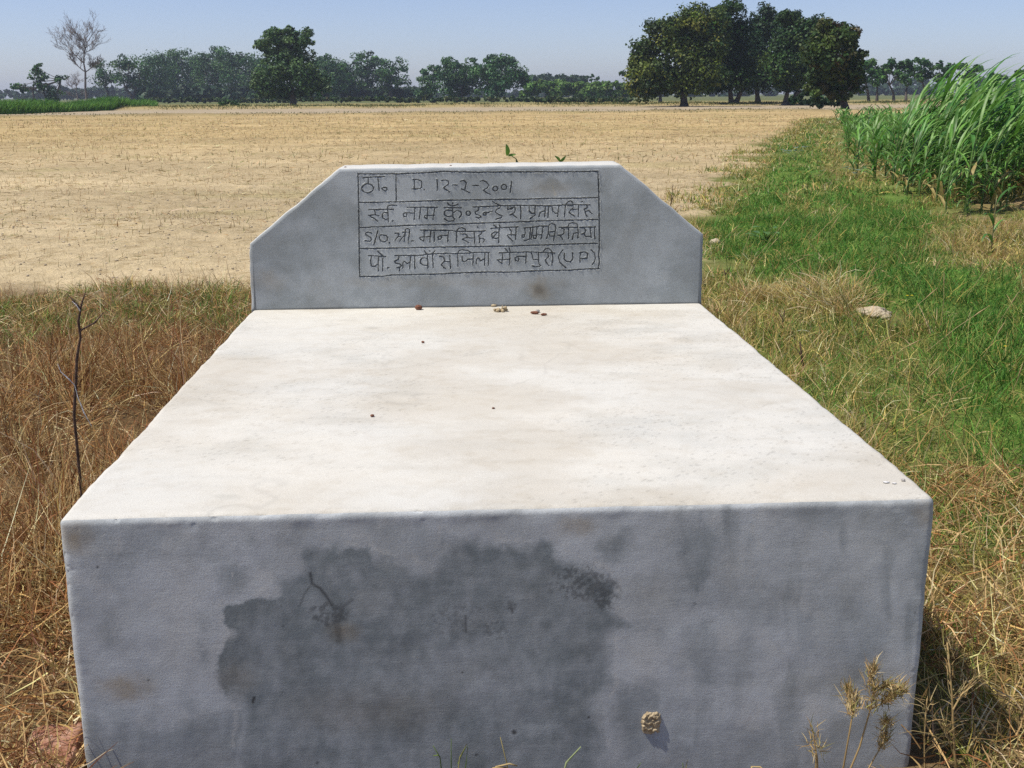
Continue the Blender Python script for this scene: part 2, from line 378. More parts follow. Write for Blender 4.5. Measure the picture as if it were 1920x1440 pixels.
# stains on the front face, outlined in photo pixels of that face
S_MAIN = [(419, 1133), (455, 1131), (477, 1120), (512, 1116), (512, 1085), (556, 1060), (552, 1024), (575, 1013), (636, 1016), (644, 1026), (690, 1024), (706, 1037), (746, 1045), (770, 1046),
          (786, 1061), (807, 1062), (813, 1037), (827, 1030), (829, 992), (848, 1004), (900, 998), (910, 1013), (998, 1020), (1014, 1005), (1046, 1012), (1047, 1040), (1092, 1047), (1132, 1069),
          (1155, 1090), (1152, 1135), (1190, 1160), (1213, 1182), (1150, 1195), (1149, 1285), (1128, 1322), (1140, 1420), (1110, 1500), (430, 1500), (450, 1330), (420, 1299), (409, 1273), (403, 1244), (420, 1212), (433, 1188), (419, 1167)]
S_MORE = [([(405, 1075), (425, 1062), (455, 1068), (447, 1100), (425, 1108)], 0.6), ([(1125, 1030), (1140, 1002), (1180, 996), (1192, 1022), (1165, 1048), (1135, 1050)], 0.7),
          ([(1262, 1000), (1330, 985), (1352, 1010), (1336, 1075), (1315, 1120), (1300, 1138), (1288, 1090), (1262, 1050)], 0.75),
          ([(1285, 1180), (1330, 1160), (1348, 1220), (1345, 1290), (1300, 1300), (1280, 1240)], 0.55), ([(1150, 1288), (1225, 1282), (1240, 1330), (1235, 1420), (1160, 1430)], 0.6),
          ([(1240, 1390), (1350, 1380), (1700, 1330), (1700, 1500), (1240, 1500)], 0.5), ([(120, 1330), (300, 1370), (380, 1340), (520, 1310), (520, 1500), (120, 1500)], 0.62),
          ([(190, 1160), (205, 1155), (212, 1200), (200, 1215)], 0.4), ([(1480, 1130), (1600, 1100), (1660, 1180), (1640, 1320), (1500, 1300)], 0.38), ([(368, 1160), (390, 1155), (395, 1180), (375, 1190)], 0.5),
          ([(370, 1202), (380, 1200), (384, 1215), (374, 1216)], 0.6), ([(374, 1220), (388, 1222), (390, 1242), (376, 1242)], 0.6), ([(340, 1300), (355, 1300), (380, 1340), (372, 1350)], 0.5),
          ([(1160, 1110), (1200, 1100), (1260, 1180), (1240, 1210), (1190, 1180)], 0.4), ([(1395, 1000), (1412, 1000), (1408, 1060), (1398, 1060)], 0.35)]
def front_attrs(x, z):
    uv = proj(np.c_[x, np.zeros_like(x), z]); u, v = uv[:, 0], uv[:, 1]
    ju = (fbm(u*0.045, v*0.045, seed=31)-0.5)*16+(fbm(u*0.16, v*0.16, seed=32, oct=3)-0.5)*16
    msd = poly_sd(u, v, S_MAIN)+ju*0.6
    fine_ = fbm(u*0.06, v*0.05, seed=43, oct=5)
    wet = sstep(-3-8*sstep(1180, 1330, v), 5+26*sstep(0.40, 0.68, fbm(u*0.01, v*0.01, seed=44))+30*sstep(1250, 1400, v), msd)*(0.56+0.42*fbm(u*0.012, v*0.010, seed=33)+0.45*(fine_-0.5)+0.24*(fbm(u*0.035, v*0.008, seed=39)-0.5)+0.18*sstep(60, 0, msd))
    wet = wet*(1-0.30*sstep(0, 1, 1.1-np.hypot((u-850)/240, (v-1265)/75)))
    for P, s in S_MORE:
        wet = np.maximum(wet, s*1.05*sstep(-24, 22, poly_sd(u, v, P)+ju*1.1+14*(fbm(u*0.05, v*0.012, seed=30)-0.5))*(0.45+0.9*fbm(u*0.04, v*0.018, seed=34)))
    streak = sstep(0.5, 0.78, fbm(u*0.022, v*0.005, seed=35))*sstep(1240, 1300, u)*0.55
    wet = np.maximum(wet, streak)
    wet = np.maximum(wet, 0.36*sstep(0.44, 0.70, fbm(u*0.009, v*0.012, seed=36))*(0.45+0.9*fbm(u*0.05, v*0.03, seed=41)))
    wet = np.maximum(wet, 0.55*sstep(1350, 1480, v+60*(fbm(u*0.02, v*0.02, seed=42)-0.5)))
    edge = sstep(0, 1, 1-np.abs(msd-3)/5)*0.16*sstep(0.35, 0.6, fbm(u*0.02, v*0.02, seed=45))
    wet = np.clip(wet+edge*sstep(400, 430, u)+0.22*(fbm(u*0.008, v*0.10, seed=37)-0.5)+0.14*(fine_-0.5), 0, 1)
    dark = np.zeros_like(u)
    def spots(cx, cy, rx, ry, th, amt, sc=0.09, seed=50):
        e = 1-np.hypot((u-cx)/rx, (v-cy)/ry)
        return amt*0.72*sstep(th-0.06, th+0.20, fbm(u*sc, v*sc, seed=seed, oct=5)+0.22*np.clip(e, -1, 1))*sstep(0, 0.35, e)
    dark = np.maximum(dark, spots(1090, 1092, 78, 44, 0.57, 0.62, 0.17, 51))
    dark = np.maximum(dark, spots(1130, 1108, 42, 46, 0.56, 0.62, 0.2, 52))
    dark = np.maximum(dark, spots(617, 1150, 44, 30, 0.53, 0.62, 0.13, 53))
    dark = np.maximum(dark, spots(860, 1160, 70, 46, 0.60, 0.35, 0.2, 54))
    dark = np.maximum(dark, spots(930, 1180, 30, 28, 0.60, 0.42, 0.2, 55))
    dark = np.maximum(dark, spots(960, 1135, 14, 16, 0.6, 0.5, 0.11, 56))
    for pts, wd, am in (([(582, 1075), (585, 1095), (600, 1103), (612, 1118), (622, 1135)], 2.6, 0.65), ([(585, 1095), (570, 1115), (562, 1135)], 2.0, 0.35), ([(629, 1160), (634, 1180), (636, 1200)], 6, 0.3),
                        ([(622, 1135), (640, 1140), (660, 1125)], 3, 0.3), ([(873, 1155), (874, 1185)], 2.0, 0.6), ([(958, 1138), (961, 1148)], 2.5, 0.6), ([(477, 1308), (474, 1316)], 2.4, 0.8)):
        d = np.full_like(u, 1e9)
        for a, b in zip(pts[:-1], pts[1:]): d = np.minimum(d, seg_dist(u+(ju*0.12), v+ju*0.1, a, b))
        dark = np.maximum(dark, am*sstep(wd*1.6, wd*0.4, d))
    for cx, cy, r, am in ((183, 1063, 2.4, 0.8), (278, 1275, 2.2, 0.7), (867, 1261, 2, 0.8), (964, 1373, 4.5, 0.8), (1104, 1345, 2.2, 0.85), (595, 1430, 2.5, 0.7), (893, 1415, 2.5, 0.7), (1716, 1149, 2, 0.6), (531, 1174, 2.4, 0.4), (1303, 1132, 3, 0.35)):
        dark = np.maximum(dark, am*sstep(r*1.5, r*0.5, np.hypot(u-cx, v-cy)))
    def soft(cx, cy, rx, ry, am, seed):
        return am*sstep(0, 1, 1.15-np.hypot((u-cx+ju*0.8)/rx, (v-cy+ju*0.5)/ry))*(0.4+1.1*fbm(u*0.05, v*0.05, seed=seed))
    och = np.maximum.reduce([soft(235, 1290, 70, 34, 0.55, 61), soft(140, 1010, 45, 38, 0.5, 62), soft(645, 1185, 42, 24, 0.34, 63), soft(1085, 985, 45, 26, 0.4, 64), soft(440, 1270, 60, 45, 0.2, 65),
                             soft(1735, 960, 30, 40, 0.35, 66), soft(700, 1330, 220, 60, 0.14, 67)])
    pale = 0.55*sstep(2.5, 0.8, np.hypot((u-436)/1.1, (v-1078)/3.5))
    brush = 0.35+0.9*fbm(u*0.02, v*0.16, seed=69)
    pale = np.maximum.reduce([pale, 0.22*sstep(0.55, 0.8, fbm(u*0.02, v*0.02, seed=68))*(1-sstep(0.2, 0.5, wet)), 0.42*brush*soft(491, 1105, 22, 18, 1, 46), 0.22*brush*soft(690, 1130, 40, 36, 1, 47),
                              0.20*soft(340, 1180, 70, 150, 1, 48), 0.30*soft(425, 1195, 22, 26, 1, 49), 0.24*soft(1215, 1120, 60, 70, 1, 57), 0.26*soft(1210, 1235, 60, 60, 1, 58), 0.2*soft(1380, 1060, 50, 60, 1, 59), 0.16*soft(1640, 1010, 90, 70, 1, 60)])
    pale = np.maximum(pale, 0.34*np.exp(-((msd+5)/4)**2)*sstep(0.45, 0.65, fbm(u*0.03, v*0.03, seed=38)))
    wet = wet*(1-np.clip(pale*1.2, 0, 0.6))
    return np.clip(wet, 0, 1), np.clip(dark, 0, 1), np.clip(och, 0, 1), np.clip(pale, 0, 1)
def top_attrs(x, y):
    n1 = fbm(x*3+4, y*4+2, seed=71); n2 = fbm(x*9, y*12, seed=72, oct=5)
    n3 = fbm(x*26, y*30, seed=75, oct=5); sweep = fbm(x*5+3*np.sin(y*2.2), y*34+2*x, seed=78, oct=4)
    wet = 0.17*sstep(0.46, 0.70, n1)*sstep(0.3, 0.7, n2)+0.07*sstep(0.5, 0.75, sweep)
    och = 0.21*sstep(0.40, 0.68, fbm(x*2.4+9, y*3.4, seed=74, oct=6)) + 0.08*sstep(0.50, 0.72, n3) + 0.05*sstep(0.5, 0.8, fbm(x*70, y*80, seed=79))
    uv = proj(np.c_[x, y, np.full_like(x, TH)]); u, v = uv[:, 0], uv[:, 1]
    def spot(cx, cy, rx, ry, am): return am*sstep(0, 1, 1.1-np.hypot((u-cx)/rx, (v-cy)/ry)+1.2*(n2-0.5))
    och = np.maximum.reduce([och, spot(940, 585, 45, 10, 0.3), spot(1350, 690, 45, 22, 0.16), spot(780, 585, 30, 7, 0.12)])
    wet = np.maximum.reduce([wet, spot(765, 738, 70, 10, 0.26), spot(700, 615, 22, 4, 0.3), spot(830, 640, 30, 3, 0.25), spot(1060, 642, 28, 4, 0.22), spot(420, 932, 40, 8, 0.22), spot(1400, 735, 60, 16, 0.10), spot(1340, 680, 60, 12, 0.14)])
    dark = 0.22*sstep(0.82, 0.9, vnoise(x*210, y*210, seed=76))*sstep(0.35, 0.6, n1)
    for sd_, th_ in ((171, 0.006), (172, 0.005)):                          # hairline cracks
        cr_ = np.abs(fbm(x*1.1+sd_, y*1.3, seed=sd_, oct=5)-0.5); dark = np.maximum(dark, 0.09*sstep(th_, th_*0.25, cr_)*sstep(0.5, 0.62, fbm(x*1.6, y*1.6, seed=sd_+5)))
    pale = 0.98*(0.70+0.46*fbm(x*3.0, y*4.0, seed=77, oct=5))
    return np.clip(wet, 0, 1), np.clip(dark, 0, 1), np.clip(och, 0, 1), np.clip(pale, 0, 1)

BR = 0.016                                  # rounding of the plaster edges
def rounded(V, lo, hi, r):
    q = np.clip(V, np.array(lo)+r, np.array(hi)-r); q[:, 2] = np.clip(V[:, 2], lo[2]-9, hi[2]-r)
    d = V-q; ln = np.linalg.norm(d, axis=1); k = ln > 1e-9
    nrm = np.zeros_like(V); nrm[k] = d[k]/ln[k, None]
    return q+nrm*r, nrm
YB = TL+HS_T
lo, hi = (-TW/2, 0.0, -0.25), (TW/2, YB, TH)
BV, BF, BA = [], [], [[], [], [], []]
def add_face(P, nu, nv, attrs, flip=False):
    off = sum(len(a) for a in BV); V, nrm = rounded(P, lo, hi, BR)
    edge = np.minimum(np.minimum(np.abs(P[:, 2]-TH), 9), 9)
    e1 = np.sort(np.c_[np.minimum(P[:, 0]-lo[0], hi[0]-P[:, 0]), P[:, 1]-lo[1], hi[2]-P[:, 2]], 1)[:, 1]   # second smallest: nearness to an edge
    ne = 1-sstep(0.0, 0.035, e1)
    disp = 0.003*(fbm(P[:, 0]*1.7, P[:, 1]*1.7, P[:, 2]*1.7, seed=81)-0.5)+0.002*(fbm(P[:, 0]*14, P[:, 1]*14, P[:, 2]*14, seed=82)-0.5)
    chip = ne*(0.008*(fbm(P[:, 0]*10, P[:, 1]*10, P[:, 2]*10, seed=86)-0.5)+0.003*(fbm(P[:, 0]*22, P[:, 1]*22, P[:, 2]*22, seed=83)-0.5)-0.0022*sstep(0.68, 0.8, fbm(P[:, 0]*40, P[:, 1]*40, P[:, 2]*40, seed=84)))
    V = V+nrm*(disp+chip)[:, None]
    BV.append(V); BF.append(grid_faces(nu, nv, off, flip))
    for k in range(4): BA[k].append(attrs[k])
zs = np.concatenate([np.linspace(-0.25, -0.03, 6, endpoint=False), np.linspace(-0.03, TH-0.03, 230, endpoint=False), np.linspace(TH-0.03, TH, 10)])
xs = dens(-TW/2, TW/2, 620, 0.03, 8)
A, B = np.meshgrid(xs, zs); P = np.c_[A.ravel(), np.zeros(A.size), B.ravel()]
add_face(P, len(xs), len(zs), front_attrs(P[:, 0], P[:, 2]))
xt = dens(-TW/2, TW/2, 260, 0.03, 8); yt = dens(0, YB, 300, 0.03, 8)
A, B = np.meshgrid(xt, yt); P = np.c_[A.ravel(), B.ravel(), np.full(A.size, TH)]
add_face(P, len(xt), len(yt), top_attrs(P[:, 0], P[:, 1]))
ys = dens(0, YB, 120, 0.03, 8); zs2 = np.concatenate([np.linspace(-0.25, TH-0.03, 50, endpoint=False), np.linspace(TH-0.03, TH, 9)])
for sx, fl in ((-1, True), (1, False)):
    A, B = np.meshgrid(ys, zs2); P = np.c_[np.full(A.size, sx*TW/2), A.ravel(), B.ravel()]
    wn = 0.4*fbm(P[:, 1]*3, P[:, 2]*3, seed=91); z0 = np.zeros(len(P))
    add_face(P, len(ys), len(zs2), (wn, z0, z0, 0.3+z0), fl)
A, B = np.meshgrid(xt[::6], zs2); P = np.c_[A.ravel(), np.full(A.size, YB), B.ravel()]; z0 = np.zeros(len(P))
add_face(P, len(xt[::6]), len(zs2), (0.3+z0, z0, z0, z0), True)
body = obj('slab', mesh('slab', np.vstack(BV), np.vstack(BF), dict(zip(('wet', 'dark', 'ochre', 'pale'), [np.concatenate(a) for a in BA])), True), M_PLASTER, grave)
body['label'] = 'pale sunlit slab with damp stained grey front face'

# ---- headstone: outline read off at its own plane, then given its thickness
def hp(u, v): p = py(u, v, TL); return p[0], p[2]
x_l0, x_r0 = -TW/2, TW/2
(xl1, zl1), (xr1, zr1) = hp(467, 457), hp(1319, 440)
(xl2, zl2), (xr2, zr2) = hp(636, 316), hp(1164, 308)
OUT = [(x_l0, TH-0.01), (x_r0, TH-0.01), (xr1, zr1), (xr2, zr2), (xl2, zl2), (xl1, zl1)]
PU0, PV0, PU1, PV1 = 668, 318.5, 1128, 524           # inscribed field in photo pixels
pA, pB = hp(PU0, PV1), hp(PU1, PV1); pC, pD = hp(PU1, PV0), hp(PU0, PV0)
px0, px1 = (pA[0]+pD[0])/2, (pB[0]+pC[0])/2; pz0, pz1 = (pA[1]+pB[1])/2, min(pC[1], pD[1])

def inset(poly, d):                                   # counter-clockwise in x,z
    n = len(poly); r = []
    for i in range(n):
        p0, p1, p2 = (np.array(poly[k % n]) for k in (i-1, i, i+1))
        a = (p1-p0)/np.linalg.norm(p1-p0); b = (p2-p1)/np.linalg.norm(p2-p1)
        na, nb = np.array([-a[1], a[0]]), np.array([-b[1], b[0]])
        mm = na+nb; mm = mm/np.linalg.norm(mm); r.append(tuple(p1+mm*d/max(0.3, mm@na)))
    return r
def resample(poly, step):
    out = []; n = len(poly)
    for i in range(n):
        a, b = np.array(poly[i]), np.array(poly[(i+1) % n]); k = max(1, int(np.linalg.norm(b-a)/step))
        for t in range(k): out.append(a+(b-a)*t/k)
    return np.array(out)
HB = 0.012
rings = []                                            # (inset, y) of the profile round the edge
for k in range(5):
    an = math.pi/2*k/4; rings.append((HB*(1-math.sin(an)), TL+HB*(1-math.cos(an))))
rings.append((0.0, TL+HS_T-HB)); rings.append((HB, TL+HS_T))
base = resample(OUT, 0.012); cnt = len(base)
# insets must keep point count: interpolate with the same parameters
HV, HF = [], []
par = []
for i in range(len(OUT)):
    a, b = np.array(OUT[i]), np.array(OUT[(i+1) % len(OUT)]); k = max(1, int(np.linalg.norm(b-a)/0.012))
    par += [(i, t/k) for t in range(k)]
for d, yy in rings:
    q = inset(OUT, d) if d > 0 else OUT
    for i, t in par:
        a, b = q[i], q[(i+1) % len(q)]
        X_, Z_ = a[0]*(1-t)+b[0]*t, a[1]*(1-t)+b[1]*t
        HV.append((X_, yy, Z_))
HV = np.array(HV)
nn = fbm(HV[:, 0]*20, HV[:, 1]*20, HV[:, 2]*20, seed=95)-0.5
ctr = np.array([0, TL+HS_T/2, TH+0.2]); dirv = HV-ctr; dirv[:, 1] *= 0.2; dirv /= np.linalg.norm(dirv, axis=1)[:, None]
front_ring = np.arange(len(HV)) < cnt
HV = HV+dirv*(nn*0.006*(~front_ring)+nn*0.004)[:, None]*np.where(front_ring, 0.3, 1)[:, None]
HV[front_ring, 1] = TL
for r in range(len(rings)-1):
    for j in range(cnt):
        HF.append((r*cnt+j, (r+1)*cnt+j, (r+1)*cnt+(j+1) % cnt, r*cnt+(j+1) % cnt))
def hs_attrs(V):
    uv = proj(V); u, v = uv[:, 0], uv[:, 1]; x, z = V[:, 0], V[:, 2]
    fr = (V[:, 1] < TL+0.006).astype(float)
    n = fbm(x*6, z*9, seed=96); nf = fbm(x*20, z*20, seed=97)
    wet = fr*(0.34+0.28*sstep(0.42, 0.68, n)+0.18*nf)
    def soft(cx, cy, rx, ry, am): return am*sstep(0, 1, 1.15-np.hypot((u-cx)/rx, (v-cy)/ry)+1.5*(nf-0.5))
    wet = np.maximum.reduce([wet, fr*soft(1032, 345, 40, 18, 0.75), fr*soft(910, 545, 60, 14, 0.45), fr*soft(1010, 545, 60, 22, 0.5), fr*soft(500, 540, 60, 40, 0.3)])
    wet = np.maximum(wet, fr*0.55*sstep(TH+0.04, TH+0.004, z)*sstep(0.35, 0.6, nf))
    och = fr*np.maximum.reduce([soft(1010, 543, 26, 26, 0.42), soft(1035, 350, 42, 16, 0.22), soft(505, 530, 45, 25, 0.25), soft(860, 530, 300, 12, 0.14)])
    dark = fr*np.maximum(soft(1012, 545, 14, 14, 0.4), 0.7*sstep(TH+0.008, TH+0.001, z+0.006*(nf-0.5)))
    pale = np.where(fr > 0, 0.12*sstep(0.55, 0.75, n), 0.72*sstep(0.2, 0.6, nf+0.2))
    return [np.clip(a, 0, 1) for a in (wet, dark, och, pale)]
# face plates round the inscribed field, as quads with fine grids in x
def plate(polyfun, x0, x1, nx, nz):
    xs_ = np.linspace(x0, x1, nx); V = []
    for t in np.linspace(0, 1, nz):
        for xx in xs_:
            a, b = polyfun(xx); V.append((xx, TL, a+(b-a)*t))
    return np.array(V), grid_faces(nx, nz)
q0 = inset(OUT, HB)
def top_z(xx):
    (a, b, c_, d, e, f_) = q0
    pts = sorted([(f_[0], f_[1]), (e[0], e[1]), (d[0], d[1]), (c_[0], c_[1])])
    return float(np.interp(xx, [p[0] for p in pts], [p[1] for p in pts]))
zb = q0[0][1]
parts = [plate(lambda xx: (zb, top_z(xx)), q0[5][0], q0[4][0], 40, 60), plate(lambda xx: (zb, top_z(xx)), q0[4][0], px0, 10, 60),
         plate(lambda xx: (zb, top_z(xx)), px1, q0[3][0], 10, 60), plate(lambda xx: (zb, top_z(xx)), q0[3][0], q0[2][0], 40, 60),
         plate(lambda xx: (zb, pz0), px0, px1, 110, 16)]
HV = list(HV); off = len(HV)
for V, Fp in parts:
    HV += list(V); HF += [tuple(int(i)+off for i in f) for f in Fp]; off += len(V)
# the slivers between the tapered outline and the first/last plate columns
for i0, i1, fl in ((0, 5, False), (1, 2, True)):
    a, b = q0[i0], q0[i1]
    if abs(a[0]-b[0]) > 1e-5:
        k = len(HV); HV += [np.array([a[0], TL, a[1]]), np.array([b[0], TL, a[1]]), np.array([b[0], TL, b[1]]), np.array([a[0]*.5+b[0]*.5, TL, a[1]*.5+b[1]*.5])]
        HF.append((k, k+1, k+2, k+3))
k = len(HV); last = (len(rings)-1)*cnt                # back
HV = np.array(HV)
HVl = list(HV); HVl.append(np.array([0, TL+HS_T, TH+0.2])); HV = np.array(HVl)
for j in range(0, cnt-1, 2): HF.append((last+j, k, last+(j+2) % cnt, last+j+1))
hs = obj('headstone', mesh('headstone', HV, HF, dict(zip(('wet', 'dark', 'ochre', 'pale'), hs_attrs(HV))), False), M_PLASTER, grave)
hs['label'] = 'upright cement headstone with cut corners and engraved writing'

# ---- the engraved field: strokes cut into a fine grid
def C(ox, oy, pts): return [(ox+a/8.0, oy+b/8.0) for a, b in pts]
def circ(cx, cy, rx, ry, n=14): return [(cx+rx*math.cos(2*math.pi*k/n-1.5), cy+ry*math.sin(2*math.pi*k/n-1.5)) for k in range(n+1)]
C1, C2, C3, C4, C5, C6 = (660, 310), (660, 370), (890, 310), (890, 370), (660, 415), (890, 415)
RULE = [(C1, [(90, 125), (97, 400), (103, 720), (105, 840)]), (C5, [(105, 0), (108, 400), (115, 832)]),
        (C1, [(90, 130), (330, 130), (700, 128), (1100, 112), (1370, 95), (1920, 105)]), (C3, [(0, 105), (400, 100), (900, 98), (1500, 97), (1850, 90)]),
        (C3, [(1850, 90), (1862, 300), (1868, 720), (1870, 840)]), (C6, [(1870, 0), (1870, 430), (1860, 520), (1872, 600), (1855, 715)]),
        (C1, [(100, 560), (400, 555), (700, 548), (1000, 542), (1330, 528), (1700, 520), (1920, 516)]), (C3, [(0, 520), (230, 515), (500, 510), (780, 510), (1000, 500), (1400, 495), (1850, 487)]),
        (C2, [(110, 460), (300, 445), (620, 435), (880, 420), (1400, 408), (1920, 390)]), (C4, [(0, 390), (500, 375), (900, 358), (1000, 355), (1380, 345), (1850, 335)]),
        (C5, [(120, 410), (500, 405), (900, 398), (1300, 388), (1920, 378)]), (C6, [(0, 378), (500, 372), (900, 360), (1250, 350), (1450, 340), (1840, 332)]),
        (C5, [(125, 830), (470, 825), (600, 805), (1000, 798), (1350, 790), (1500, 778), (1920, 765)]), (C6, [(0, 765), (250, 762), (560, 765), (800, 748), (1150, 738), (1400, 735), (1650, 718), (1870, 710)]),
        (C1, [(660, 140), (662, 350), (665, 545)])]
